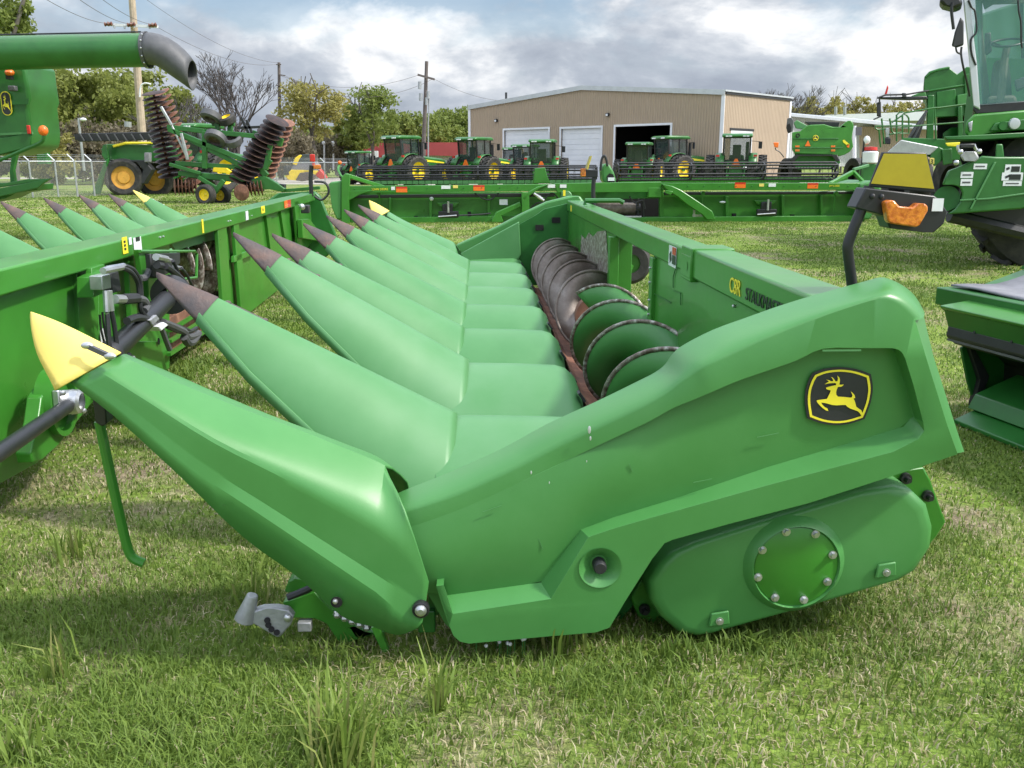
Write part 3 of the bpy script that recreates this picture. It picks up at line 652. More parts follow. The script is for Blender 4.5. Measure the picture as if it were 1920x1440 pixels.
# gearbox plates below the tube
lpoly([(235,640),(300,640),(315,700),(290,760),(240,740),(225,690)], XB+.12, .06, 'gearbox_plate')
lpoly([(262,700),(285,690),(290,745),(268,750)], XB+.17, .05, 'gearbox_step')
c = LX(297, 640, XB+.13); MB().lathe([(0, .02), (.004, .02), (.004, .0)], c, (1, 0, 0), 14).build('plate_hole', DARKV, left)
c = LX(236, 672, XB+.16); mm = MB(); mm.lathe([(0, .035), (.02, .033), (.03, .02), (.03, 0)], c, (1, 0, 0), 16); mm.build('hub_cap', BLACK, left); MB().ball(c+Vector((.035, 0, 0)), .015, 8, 5).build('hub_bolt', STEEL, left)
# hydraulic valve block and hoses
vb = MB().prism([LX(*q, 1.26) for q in ((191,517),(207,513),(209,540),(193,544))], (-.06, 0, 0)).build('valve_block', STEEL, left, bevel=.004)
MB().prism([LX(*q, 1.24) for q in ((208,512),(222,508),(228,545),(212,550))], (-.05, 0, 0)).build('solenoid', BLKP, vb, bevel=.004)
def hose(pts, r, m=BLKP, x=1.33, name='hydraulic_hose', par=left):
    P = [LX(p[0], p[1], p[2] if len(p) > 2 else x) for p in pts]; return MB().tube(spline(P, 5), r, 8).build(name, m, par)
def fit(a, b, r, x=1.33, m=STEEL, n=8): return MB().cyl(LX(*a, x), LX(*b, x), r, n=n).build('hose_fitting', m, left)
fit((193,508),(228,501),.016); fit((199,504),(232,498),.013, 1.31)
fit((198,545),(200,585),.014); fit((205,545),(209,583),.014); fit((200,585),(201,590),.01); 
hose([(228,502),(245,510),(258,530),(262,560),(266,585),(285,600),(305,606),(330,610),(355,620)], .012)
hose([(232,498),(250,506),(262,528),(266,560),(270,582),(288,596),(306,601)], .012, x=1.31)
hose([(201,588),(203,620),(205,650),(208,665)], .012); hose([(209,583),(214,610),(218,640),(219,660)], .012)
hose([(187,590,1.12),(190,620,1.12),(198,650,1.12)], .006, x=1.12); hose([(192,585,1.12),(196,618,1.12),(203,650,1.12)], .006, x=1.12)
fit((215,561),(232,561),.022); fit((232,561),(256,559),.026, m=BLKP); fit((240,561),(256,559),.022)
hose([(256,560),(268,562),(275,572),(270,583)], .020, GREYP)
hose([(238,602),(255,596),(275,598),(290,602)], .020, BLKP); hose([(305,604),(325,612),(345,622),(352,632),(370,628)], .022, GREYP); hose([(300,608),(312,640),(318,655)], .016, GREYP); hose([(312,612),(335,622),(355,622),(368,615)], .012, BLKP)
hose([(345,632),(352,643),(362,640),(372,625)], .024, GREYP)
MB().prism([LX(*q, 1.36) for q in ((281,600),(294,590),(300,598),(287,611))], (-.07, 0, 0)).build('hose_clamp', CASTG, left, bevel=.006)
MB().prism([LX(*q, 1.36) for q in ((297,612),(308,604),(317,609),(303,621))], (-.07, 0, 0)).build('hose_sleeve', WHITE, left, bevel=.006)
# multi-coupler
mcp = MB().prism([LX(*q, 1.22) for q in ((282,476),(338,474),(338,494),(318,512),(298,522),(286,520))], (-.05, 0, 0)).build('coupler_plate', BLKP, left, bevel=.006)
mm = MB(); mm.tube([LX(262, 471, 1.2), LX(365, 471, 1.2), LX(369, 476, 1.2), LX(368, 520, 1.2), LX(345, 523, 1.2)], .010, 6); mm.build('coupler_guard', GPAINT, mcp)
MB().prism([LX(*q, 1.19) for q in ((260,468),(280,470),(284,520),(268,525))], (-.03, 0, 0)).build('coupler_bracket', GPAINT, mcp, bevel=.003)
for a, b, r in (((292,482),(312,486),.02), ((312,486),(324,490),.013), ((294,497),(310,500),.022), ((326,500),(340,503),.012)): fit(a, b, r, 1.28, STEEL if r < .021 else BLKP)
hose([(324,489),(334,510),(342,535),(350,552)], .011, x=1.3); hose([(310,499),(325,510),(345,530),(358,553)], .02, x=1.3); hose([(340,503),(350,515),(360,535),(368,553)], .009, x=1.3)
hose([(262,522),(272,520),(278,508)], .02, GREYP, x=1.2)
# decals and reflectors on the beam
xd = 1.1325
def dec(px, py, a, b, m, par=left, name='decal', x=xd):
    a *= 1.9; q = LX(px, py, x); return plate(name, m, par, q, (0, 1, 0), (0, 0, 1), a, b)
q1 = dec(234, 460, .022, .045, YINK, name='warning_decal'); 
for dz in (-.02, 0, .02): plate('decal_print', DARKT, q1, LX(234, 460, xd+.002)+Vector((0, 0, dz)), (0, 1, 0), (0, 0, 1), .014, .006)
q1 = dec(258, 461, .036, .05, WHITE, name='serial_plate'); plate('plate_header', DARKT, q1, LX(258, 448, xd+.002)+Vector((0, 0, 0)), (0, 1, 0), (0, 0, 1), .036, .012)
dec(244, 452, .012, .02, WHITE)
q1 = dec(197, 632, .035, .05, WHITE, x=XB+.003, name='warning_decal'); plate('decal_band', ORANGE, q1, LX(200, 620, XB+.005), (0, 1, 0), (0, 0, 1), .03, .014); plate('decal_print', DARKT, q1, LX(205, 634, XB+.005), (0, 1, 0), (0, 0, 1), .012, .025)
dec(380, 424, .012, .05, YINK); dec(463, 404, .03, .04, WHITE); q1 = dec(493, 393, .05, .035, YINK); plate('decal_print', DARKT, q1, LX(493, 393, xd+.003), (0, 1, 0), (0, 0, 1), .015, .012)
dec(540, 382, .11, .042, RED, name='red_reflector'); dec(536, 383, .06, .040, ORANGE, name='orange_reflector', x=xd+.003)
for px in (300, 306, 428, 432, 472, 560): MB().ball(LX(px, 445-(px-300)*.235, xd), .008, 6, 4).build('beam_bolt', STEEL, left)
# end panel on the far end of the frame, light, bracket
MB().prism([F2.w((0, 0, 0)) and Vector(v) for v in ((1.13, 13.3, 1.02), (1.2, 13.3, .95), (1.45, 13.3, .25), (1.2, 13.3, .05), (.2, 13.3, .05), (-.1, 13.3, .5), (.6, 13.3, 1.0))], (0, .12, 0)).build('end_panel', GDARK, left, bevel=.02)
MB().prism([LX(*q, 1.2) for q in ((566,412),(580,410),(612,450),(600,452),(568,446))], (-.06, 0, 0)).build('end_bracket', GPAINT, left, bevel=.004)
MB().box(LX(573, 392, 1.2), (.1, .16, .1)).build('work_lamp', BLKP, left, bevel=.01)
MB().ball(LX(566, 388, 1.22), .04, 8, 5).build('lamp_bolt', STEEL, left)
# lamp arm and hose at the far end (dark post at 585,330)
mm = MB(); b = F2.Y(584, 368, 13.0); mm.tube([b, b+Vector((0, 0, .25)), b+Vector((.02, 0, .42))], .03, 8); mm.build('lamp_arm', BLACK, left)
mm = MB(); mm.box(b+Vector((.1, 0, .4)), (.10, .07, .06)); mm.build('amber_lens', AMBER, left, bevel=.01)
MB().box(b+Vector((.04, 0, .52)), (.07, .03, .10)).build('red_lens', RED, left, bevel=.01)
mm = MB(); mm.tube(spline([b+Vector(v) for v in ((.05, 0, .2), (.2, 0, .18), (.24, 0, .05), (.14, 0, -.05), (.04, 0, 0))], 5), .018, 6); mm.build('lamp_cable', BLACK, left)
# ================================================================ big combine at the far left with its unloading tube across the frame
dT = 17.0
cmbL = empty('combine_harvester', W(-60, 360, 18), 0, 'green combine at the left edge with long unloading tube and black rubber spout', 'combine harvester')
def off(o, root):
    o.parent = root; o.matrix_parent_inverse = Matrix.Translation(-root.location); return o
def bp(mb, name, m, root, **k): return off(mb.build(name, m, None, **k), root)
a, b = W(-220, 104, dT), W(278, 94, dT); rT = .285
tube = bp(MB().cyl(a, b, rT, n=36), 'unloading_tube', GMACH, cmbL)
mm = MB(); mm.tube([a+Vector((0, 0, rT+.02)), b+Vector((-.1, 0, rT+.02))], .015, 6); mm.build('tube_cable', BLACK, tube)
def sub(mb, name, m, par, root, **k): return mb.build(name, m, par, **k)
# spout: curved hood
rings = []
for (tx, ty), (bx_, by_), dr_ in (((273,62),(279,124),.30), ((286,62),(284,122),.315), ((300,65),(293,122),.32), ((316,72),(306,130),.31), ((330,81),(320,140),.30), ((344,93),(336,151),.29), ((354,104),(349,160),.27), ((361,114),(361,169),.25)):
    A_, B_ = W(tx, ty, dT), W(bx_, by_, dT); m_ = (A_+B_)/2; v = (A_-B_)/2
    rings.append([m_+Vector((0, math.cos(q)*dr_, 0))+v*math.sin(q) for q in [2*math.pi*k/28 for k in range(28)]])
mm = MB(); mm.loft(rings, True); sub(mm, 'rubber_spout', GREYP, tube, cmbL, solid=.02, smooth=50)
mm = MB(); mm.lathe([(0, rT+.01), (0, rT+.025), (.06, rT+.03), (.06, rT+.01)], W(272, 94, dT), (1, 0, 0), 32); sub(mm, 'spout_flange', GREYP, tube, cmbL)
for k in range(-3, 3):
    sub(MB().ball(W(277, 94, dT)+Vector((0, -math.cos(k*.42)*(rT+.03), math.sin(k*.42)*(rT+.03))), .018, 6, 4), 'flange_rivet', STEEL, tube, cmbL)
sub(MB().box(W(281, 122, dT), (.12, .1, .1)), 'spout_lug', BLACK, tube, cmbL, bevel=.02)
# body side panel
bd = 18.0
B = lambda px, py, dy=0: W(px, py, bd+dy)
pan = bp(MB().prism([B(*q) for q in ((-300,110),(46,118),(50,150),(56,186),(52,197),(58,245),(58,262),(56,275),(40,284),(0,291),(-300,295))], (0, 1.2, 0)), 'rear_body', GMACH, cmbL, bevel=.06, seg=3)
sub(MB().prism([B(*q, -.03) for q in ((-300,300),(0,258),(58,248),(60,252),(58,275),(0,290),(-300,296))], (0, .05, 0)), 'lower_shroud', GMACH, pan, cmbL, bevel=.02)
sub(MB().prism([B(*q, -.04) for q in ((-300,262),(60,247),(61,251),(-300,268))], (0, .03, 0)), 'shroud_edge', GFADE, pan, cmbL)
sub(MB().prism([B(*q, -.03) for q in ((20,187),(54,185),(53,196),(22,196))], (0, .02, 0)), 'body_crease', GDARK, pan, cmbL)
sub(MB().ball(B(18, 136, -.12), .085, 10, 6, (1, 1, .75)), 'beacon_lens', ORANGE, pan, cmbL)
sub(MB().box(B(18, 144, -.1), (.1, .1, .1)), 'beacon_mount', BLACK, pan, cmbL)
sub(MB().box(B(24, 166, -.1), (.14, .12, .1)), 'rear_camera', GREYP, pan, cmbL, bevel=.02)
# oval emblem
ov = []
ec = B(12, 194, -.035)
def oval(ax, az, dy): return [ec+Vector((max(-ax, min(ax, ax*1.0*math.cos(t))), dy, (az-ax)*(1 if math.sin(t) > 0 else -1)*(1 if abs(math.sin(t)) > .02 else 0)+ax*math.sin(t))) for t in [2*math.pi*(k+.5)/28 for k in range(28)]]
e1 = sub(MB().prism(oval(.098, .22, 0), (0, -.006, 0)), 'emblem', YINK, pan, cmbL); sub(MB().prism(oval(.082, .204, -.006), (0, -.004, 0)), 'emblem_plate', BLKP, e1, cmbL)
sub(MB().poly([ec+Vector(((x-830)*.00018, -.0125, (740-y)*.00046)) for x, y in DEER]), 'emblem_deer', YINK, e1, cmbL, smooth=0)
sub(MB().box(B(54, 243, -.05), (.06, .05, .16)), 'tail_lamp', RED, pan, cmbL, bevel=.01)
# arm with amber lamp, ladder leg, platform
arm = bp(MB().tube(spline([B(-60, 320, -.3), B(0, 300, -.3), B(40, 283, -.3), B(75, 268, -.3), B(82, 258, -.3), B(82, 252, -.3)], 4), .035, 8), 'lamp_arm', GMACH, cmbL)
sub(MB().ball(B(81, 245, -.3), .09, 10, 6, (1, 1, 1.1)), 'amber_lens', ORANGE, arm, cmbL)
bp(MB().prism([B(*q, -.1) for q in ((22,290),(31,288),(24,320),(28,345),(20,346),(18,325))], (0, .1, 0)), 'ladder_leg', GDARK, cmbL)
bp(MB().prism([B(*q, -.6) for q in ((-200,345),(10,343),(50,336),(96,335),(-200,385))], (0, .1, 0)).prism([B(*q, -.62) for q in ((-200,392),(96,334),(80,344),(72,352),(-200,415))], (0, .08, 0)), 'rear_platform', GMACH, cmbL, bevel=.01)
bp(MB().prism([B(*q, -.5) for q in ((-200,392),(72,345),(70,356),(30,362),(10,372),(-200,415))], (0, .6, 0)), 'platform_skirt', GDARK, cmbL, bevel=.01)
bp(MB().lathe([(-.3, .5), (-.35, .75), (-.2, .82), (.2, .82), (.35, .75), (.3, .5)], W(-250, 350, 18.8), (1, 0, 0), 28), 'rear_wheel', TYRE, cmbL)
# ================================================================ wide draper header across the middle, seen from behind
F3 = Frame((-4.3, 22.4, 0), 2.5)
drp = empty('draper_header', (-4.3, 22.4, 0), F3.a, 'very wide green draper header with black reel lying across the yard behind the corn headers', 'draper header')
D = lambda px, py, y=0.0: F3.Y(px, py, y)
def dpoly(pts, y, d, name, m=GPAINT, par=None, bevel=.01): return MB().prism([D(px, py, y) for px, py in pts], (0, d, 0)).build(name, m, par or drp, bevel=bevel, smooth=30)
back3 = dpoly([(645,360),(1120,360),(1120,412),(645,418)], .45, .04, 'back_sheet', GPAINT)
dpoly([(1240,360),(1625,358),(1618,411),(1240,412)], .45, .04, 'back_sheet', GPAINT)
dpoly([(1120,358),(1240,358),(1240,372),(1120,374)], .40, .04, 'center_sheet', GDARK)
beam3 = dpoly([(648,349),(1040,345),(1045,358),(652,362)], 0, .22, 'top_beam')
dpoly([(1040,344),(1240,341),(1240,360),(1045,361)], -.03, .28, 'top_beam'); dpoly([(1240,343),(1612,343),(1620,356),(1240,357)], 0, .22, 'top_beam')
dpoly([(640,408),(1010,405),(1120,410),(1120,421),(640,424)], .15, .35, 'bottom_flange'); dpoly([(1175,408),(1600,404),(1622,410),(1620,416),(1230,420),(1190,418)], .15, .35, 'bottom_flange')
dpoly([(653,366),(1040,362),(1040,369),(653,372)], .36, .06, 'shadow_strip', BLACK); dpoly([(1245,360),(1600,359),(1600,364),(1245,366)], .36, .06, 'shadow_strip', BLACK)  # black strips paint the shadow along the top of the back sheets
# end shields and gusset plates
for pts in (((616,345),(621,341),(640,339),(640,412),(632,412),(622,390)), ((1612,345),(1640,338),(1655,345),(1645,385),(1632,412),(1618,412))):
    dpoly(pts, -.05, 1.6, 'end_shield', GPOLY, bevel=.05)
dpoly([(640,334),(646,326),(656,328),(654,372),(655,418),(640,420)], -.08, .12, 'end_post'); dpoly([(652,358),(700,357),(676,364),(654,376)], -.02, .1, 'corner_gusset'); dpoly([(1600,356),(1622,352),(1628,372),(1612,366)], -.02, .1, 'corner_gusset')
for x0, x1, y0, y1 in ((729,733,371,408),(805,810,372,418),(914,919,366,410),(1068,1071,370,405),(1361,1366,368,413),(1466,1471,366,411),(1539,1543,366,410),(1237,1244,350,412)):
    dpoly([(x0,y0),(x1,y0),(x1,y1),(x0,y1)], .30, .15, 'back_rib')
# feeder opening, roller and belt
dpoly([(1118,372),(1242,370),(1242,412),(1118,412)], .70, .02, 'opening_void', DARKV)
MB().cyl(D(1108, 389, .5), D(1190, 391, .5), .15, n=24).build('feed_roller', AUGB, drp)
MB().cyl(D(1190, 391, .5), D(1200, 391, .5), .12, n=20).build('roller_end', BLACK, drp)
for px in (1196, 1206): dpoly([(px-2,372),(px+2,372),(px+3,409),(px-1,409)], .4, .05, 'opening_strut', BLACK)
dpoly([(1165,405),(1203,405),(1203,410),(1165,411)], .2, .1, 'sill_bar', STEEL)
for x in (1216, 1232): dpoly([(x,352),(x+8,352),(x+9,370),(x-2,370)], -.02, .3, 'lug_box')
dpoly([(1216,352),(1240,352),(1240,370),(1216,370)], -.04, .3, 'lug_box')
# swooping lift arms, left and right of centre
dpoly([(1242,345),(1262,349),(1275,355),(1292,366),(1310,378),(1336,396),(1342,412),(1325,412),(1318,403),(1290,385),(1272,370),(1256,360),(1246,352)], -.10, .16, 'lift_arm', bevel=.02)
dpoly([(1248,356),(1262,359),(1258,366),(1247,362)], -.12, .05, 'arm_bracket')
dpoly([(1030,345),(1016,352),(1005,358),(992,368),(984,376),(978,372),(990,360),(1008,350)], -.10, .16, 'lift_arm', bevel=.02)
dpoly([(978,360),(992,362),(993,410),(979,412)], -.10, .2, 'support_post'); dpoly([(921,412),(930,398),(975,378),(978,386),(940,404),(944,416),(922,418)], -.05, .16, 'lower_arm', bevel=.02)
dpoly([(1052,358),(1068,358),(1073,364),(1073,372),(1052,372)], -.05, .3, 'control_box', GFADE, bevel=.03); q = D(1058, 362, -.06); plate('warning_decal', YINK, drp, q, (1, 0, 0), (0, 0, 1), .03, .07)
mm = MB()
for px, py in ((1007,366),(1011,369),(1014,372)): mm.cyl(D(px-6, py-3, -.1), D(px+6, py+4, -.1), .035, n=8)
mm.build('hydraulic_coupler', STEEL, drp)
for pts in (((986,372),(1000,366),(1015,374),(1025,385)), ((1020,374),(1035,362),(1046,372),(1052,388)), ((995,390),(1010,380),(1030,385),(1045,395)), ((1180,368),(1190,380),(1205,376),(1210,392)), ((890,362),(905,372),(920,374),(935,362)), ((860,404),(900,402),(920,400))):
    mm = MB(); mm.tube(spline([D(px, py, .1) for px, py in pts], 5), .02, 6); mm.build('hydraulic_hose', BLKP, drp)
for px, py, s_ in ((841,402,1.0), (1437,398,1.0)):
    mm = MB(); p = D(px, py, .2); mm.box(p, (.5, .12, .16)); mm.box(p+Vector((0, 0, .16)), (.22, .1, .2)); mm.box(p+Vector((-.12, 0, .1)), (.06, .1, .3)); mm.build('float_mechanism', BLACK, drp, bevel=.02)
    mm = MB(); mm.cyl(p+Vector((-.25, -.08, -.05)), p+Vector((.2, -.08, -.02)), .018, n=8); mm.cyl(p+Vector((0, -.08, .05)), p+Vector((0, -.08, .32)), .03, n=8); mm.build('mechanism_rod', STEEL, drp)
    dpoly([(px-22,380+(py-402)),(px+20,380+(py-402)),(px+12,388+(py-402)),(px-16,388+(py-402))], .28, .1, 'mechanism_bridge')
for px, py in ((780,410),(1376,405),(1485,407),(880,402)):
    mm = MB(); p = D(px, py, .3); mm.box(p, (.09, .1, .13)); mm.build('sheet_opening', DARKV, drp)
for px, py in ((711,363),(1317,362),(1566,362)):
    mm = MB(); p = D(px, py, .3); mm.cyl(p, p+Vector((0, -.1, 0)), .05, n=10); mm.cyl(p, p+Vector((0, 0, -.5)), .018, n=6); mm.build('crop_lever', GPAINT, drp)
p = D(809, 373, .25); MB().ball(p, .05, 10, 6).build('white_knob', WHITE, drp); p = D(1355, 379, .25); MB().ball(p, .05, 8, 5, (1.6, 1, .6)).build('white_knob', WHITE, drp)
mm = MB(); p = D(944, 379, .2); mm.box(p, (.2, .05, .13)); mm.build('id_plate', WHITE, drp)
mm = MB(); p = D(1310, 404, .2); mm.box(p, (.32, .06, .05)); mm.box(p+Vector((-.12, 0, .1)), (.05, .05, .3)); mm.build('stand_pin', STEEL, drp)
# hood of the reel drive at the centre
mm = MB(); hp = [D(1128,313,.3), D(1135,306,.3), D(1143,308,.3), D(1151,322,.3), D(1155,336,.3), D(1154,351,.3), D(1140,352,.3), D(1130,338,.3)]
mm.prism(hp, (0, .5, 0)); hood = mm.build('drive_hood', GPOLY, drp, bevel=.05, seg=3)
MB().prism([D(*q, .27) for q in ((1138,330),(1143,325),(1150,327),(1153,338),(1152,348),(1141,348))], (0, .03, 0)).build('hood_opening', DARKV, hood)
MB().box(D(1146, 336, .24), (.16, .03, .08)).build('hood_plate', WHITE, hood)
mm = MB(); mm.tube(spline([D(1126, 320, .2), D(1128, 300, .2), D(1133, 292, .2), D(1137, 300, .2), D(1139, 312, .2)], 5), .03, 8); mm.build('drive_hose', BLKP, hood)
dpoly([(1003,316),(1022,314),(1026,330),(1032,343),(1000,344)], .9, .3, 'reel_post')
# reel: six bats, spiders and tines
bats = [(0.9, 313, 308), (1.3, 335, 342), (1.5, 318, 318), (1.2, 326, 326)]
def reel(px0, px1, name, cy0, rr, sp):
    r_ = MB(); lines = []
    L0, L1 = D(px0, cy0, 1.4), D(px1, cy0-2, 1.4)
    for k in range(6):
        a = 2*math.pi*k/6+.3; o = Vector((0, rr*math.cos(a), rr*math.sin(a))); r_.tube([L0+o, L1+o], .026, 6); lines.append(o)
    root = r_.build(name, BLACK, drp)
    n = int((L1.x-L0.x)/sp)
    for k in range(n+1):
        p = L0.lerp(L1, k/n); mm = MB()
        for q in range(6): mm.bar(p+lines[q], p+lines[(q+1) % 6], .03, .03); mm.bar(p, p+lines[q], .04, .03)
        mm.build('reel_spider', BLACK, root)
    mm = MB(); nt = int((L1.x-L0.x)/.16)
    for o in lines:
        for k in range(nt):
            p = L0.lerp(L1, (k+.5)/nt)+o; mm.bar(p, p+Vector((0, .03, -.16)), .007, .007, (1, 0, 0))
    tag(mm.build('reel_tines', BLACK, root, weld=False, smooth=0), kind='stuff')
    return root
reel(672, 1118, 'reel', 325, .17, 2.4); reel(1158, 1566, 'reel', 322, .22, 1.5)
MB().bar(D(648, 328, .0), D(722, 352, .6), .09, .09).build('reel_arm', GPAINT, drp, bevel=.01); MB().bar(D(1600, 322, .8), D(1556, 345, .2), .09, .09).build('reel_arm', GPAINT, drp, bevel=.01)
MB().bar(D(1600, 322, .8), D(1622, 345, .4), .08, .08).build('reel_arm', GPAINT, drp, bevel=.01); MB().bar(D(1600, 318, .8), D(1628, 310, 1.0), .07, .07).build('reel_arm', GFADE, drp, bevel=.01)
mm = MB(); mm.tube(spline([D(636, 310, .6), D(634, 318, .4), D(640, 330, .2), D(648, 334, .1)], 4), .03, 6); mm.build('lamp_bar', GPAINT, drp); MB().ball(D(637, 305, .6), .05, 8, 5).build('amber_lens', ORANGE, drp)
dpoly([(700,336),(1110,336),(1110,344),(700,346)], 2.2, .05, 'cutterbar_sheet', GFADE); dpoly([(1160,334),(1590,332),(1590,342),(1160,343)], 2.2, .05, 'cutterbar_sheet', GPAINT)
# reflectors, decals, lettering, beam bolts
for px, py in ((753,355),(898,352),(1388,347),(1524,348)):
    p = D(px, py, -.003); r_ = plate('orange_reflector', ORANGE, drp, p+Vector((0, 0, -.025)), (1, 0, 0), (0, 0, 1), .135, .045); plate('red_reflector', RED, drp, p+Vector((0, 0, .04)), (1, 0, 0), (0, 0, 1), .135, .022)
for px, py, a in ((737,353,.045),(836,351,.11),(1034,349,.09),(1056,349,.08),(1448,347,.09)): plate('decal', WHITE, drp, D(px, py, -.04), (1, 0, 0), (0, 0, 1), a, .04)
for px, py in ((854,350),(1428,347)): plate('decal', YTIP, drp, D(px, py, -.006), (1, 0, 0), (0, 0, 1), .06, .035)
p = D(697, 357, -.004); text_mesh('JOHN DEERE', .075, p, (1, 0, .01), (0, 0, 1), YINK, drp, wide=.92)
p = D(1555, 350, -.004); text_mesh('JOHN DEERE', .06, p, (1, 0, .0), (0, 0, 1), YINK, drp, wide=.75)
for px in range(665, 1040, 34): MB().ball(D(px, 354.5-(px-650)*.0095, -.002), .016, 6, 4).build('beam_bolt', GDARK, drp)
for px in range(1290, 1600, 30): MB().ball(D(px, 349, -.002), .016, 6, 4).build('beam_bolt', GDARK, drp)
# ================================================================ combine with the glass cab at the right edge
RD = 12.5
cmbR = empty('combine_harvester', W(1900, 480, RD), 0, 'green combine at the right edge with tall glass cab, steering wheel visible inside', 'combine harvester')
Q = lambda px, py, dy=0.0: W(px, py, RD+dy)
def rp(pts, dy, d, name, m, par=None, bevel=.015, **k):
    c_ = Q(*pts[0], dy); mb = MB().prism([Q(px, py, dy) for px, py in pts], Vector((c_.x/c_.y*d, d, 0)))
    return mb.build(name, m, par, bevel=bevel, smooth=30, **k) if par else off(mb.build(name, m, None, bevel=bevel, smooth=30, **k), cmbR)
def rt(pts, r_, name, m, par=None, n=8):
    mb = MB().tube(spline([Q(*p) for p in pts], 4), r_, n); return mb.build(name, m, par) if par else off(mb.build(name, m, None), cmbR)
# cab: floor, posts, roof, glass panes, seat
cabf = rp([(1824,206),(1826,196),(1960,186),(1960,206),(1830,214)], 0, 1.7, 'cab_floor', BLACK)
rp([(1798,-60),(1806,-2),(1812,60),(1818,120),(1826,200),(1838,206),(1832,120),(1822,40),(1814,-60)], -.02, .10, 'cab_post', SILV, cabf)
rp([(1826,-60),(1829,0),(1832,60),(1837,120),(1842,196),(1858,196),(1850,120),(1843,60),(1842,0),(1842,-60)], .75, .12, 'cab_post', SEAT, cabf)
rp([(1940,-60),(1944,120),(1946,190),(1960,190),(1960,-60)], .0, .12, 'cab_post', BLACK, cabf)
rp([(1911,-60),(1913,60),(1917,190),(1922,190),(1919,60),(1918,-60)], 1.5, .1, 'cab_post', BLACK, cabf)
rp([(1800,-110),(1960,-110),(1960,-62),(1806,-58)], -.1, 1.9, 'cab_roof', GMACH, cabf, bevel=.05)
rp([(1838,-10),(1846,18),(1862,8),(1920,6),(1960,2),(1960,-30),(1838,-30)], .8, .05, 'roof_lining', SEAT, cabf)
g1 = MB().prism([Q(*p, .0) for p in ((1816,-60),(1940,-60),(1945,188),(1836,200))], (0, .012, 0)).build('windscreen', CABGL, cabf, smooth=0)
MB().prism([Q(1806,-60,.05), Q(1824,200,.05), Q(1842,196,.75), Q(1836,-60,.75)], (.012, 0, 0)).build('door_glass', CABGL, cabf, smooth=0)
MB().prism([Q(*p, 1.6) for p in ((1842,-60),(1918,-60),(1921,150),(1856,150))], (0, .012, 0)).build('rear_glass', CABGL, cabf, smooth=0)
rp([(1850,108),(1915,110),(1960,112),(1960,196),(1848,196)], 1.35, .1, 'rear_wall', GDARK, cabf)
seat = rp([(1862,120),(1868,112),(1886,112),(1892,120),(1896,150),(1898,192),(1856,192),(1858,150)], .7, .18, 'seat_back', SEAT, cabf, bevel=.05)
rp([(1852,180),(1905,178),(1908,196),(1850,198)], .3, .5, 'seat_cushion', SEAT, seat, bevel=.04)
rp([(1902,150),(1925,142),(1930,160),(1906,170)], .45, .3, 'armrest', GREYP, seat, bevel=.02)
col = rt([(1875,196,.15), (1880,150,.25), (1884,110,.35), (1888,88,.4)], .05, 'steering_column', SEAT, cabf)
sc_ = Q(1889, 80, .42); mm = MB(); ring = [sc_+Vector((.205*math.cos(t), .16*math.sin(t), .035*math.cos(t+.4)+.07*math.sin(t))) for t in [2*math.pi*k/28 for k in range(29)]]
mm.tube(ring, .016, 8, False); mm.bar(sc_+Vector((-.2, 0, 0)), sc_+Vector((0, 0, -.07)), .03, .015); mm.bar(sc_+Vector((.2, 0, 0)), sc_+Vector((0, 0, -.07)), .03, .015); mm.ball(sc_+Vector((0, 0, -.08)), .05, 8, 5); mm.build('steering_wheel', BLKP, cabf)
rp([(1846,62),(1858,60),(1860,96),(1850,104),(1846,100)], .55, .05, 'monitor', BLKP, cabf)
rt([(1908,-20,-.05), (1910,20,-.05), (1914,40,-.05), (1915,80,-.05), (1917,90,-.05)], .012, 'wiper_arm', BLACK, cabf)
rt([(1816,0,-.03), (1822,14,-.03), (1828,22,-.03), (1831,58,-.03), (1821,74,-.03), (1822,100,-.03), (1830,122,-.03)], .012, 'door_handle_bar', BLACK, cabf)
rp([(1760,0),(1770,-8),(1800,-10),(1806,8),(1790,15),(1768,9)], -.3, .4, 'roof_lamp_pod', BLACK, bevel=.03)
rt([(1786,5,-.3), (1784,20,-.3), (1788,55,-.3)], .02, 'mirror_arm', BLACK)
rp([(1801,31),(1807,40),(1807,84),(1795,88),(1784,86),(1790,60)], -.3, .08, 'mirror', BLKP, bevel=.02)
rt([(1792,86,-.28), (1794,97,-.28), (1801,101,-.28)], .012, 'mirror_bracket', BLACK); rt([(1803,88,-.28), (1802,101,-.28), (1806,125,-.28), (1812,150,-.2), (1818,180,-.1)], .014, 'mirror_cable', BLACK)
# body below the cab
bdy = rp([(1809,248),(1812,228),(1826,214),(1960,203),(1960,240),(1870,248),(1850,254),(1812,254)], -.1, .9, 'front_fascia', GPAINT, bevel=.03)
rp([(1855,246),(1866,230),(1960,218),(1960,242)], -.13, .05, 'lamp_recess', GMACH, bdy); MB().lathe([(0, .075), (-.03, .07), (-.035, .045), (-.03, 0)], Q(1901, 232, -.14), (0, 1, 0), 18).build('headlamp', SILV, bdy); MB().lathe([(0, .06), (-.02, .055), (-.02, 0)], Q(1880, 236, -.14), (0, 1, 0), 16).build('headlamp', GDARK, bdy)
rp([(1815,230),(1824,226),(1822,246),(1818,248)], -.13, .05, 'clearance_lamp', CASTG, bdy)
rp([(1770,256),(1850,252),(1960,246),(1960,254),(1845,262),(1775,262)], -.2, 1.2, 'platform', GMACH, bevel=.01)
rp([(1800,262),(1960,255),(1960,420),(1850,410),(1800,300)], .9, .5, 'underbody_shade', BLACK)  # black slab stands in for the shade under the cab
off(MB().box2((8.6, 13.5, 1.2), (11.5, 18, 4.1)).box2((7.6, 12.6, 3.6), (11.5, 14.0, 4.0)).build('combine_body', GMACH, None, bevel=.06), cmbR)
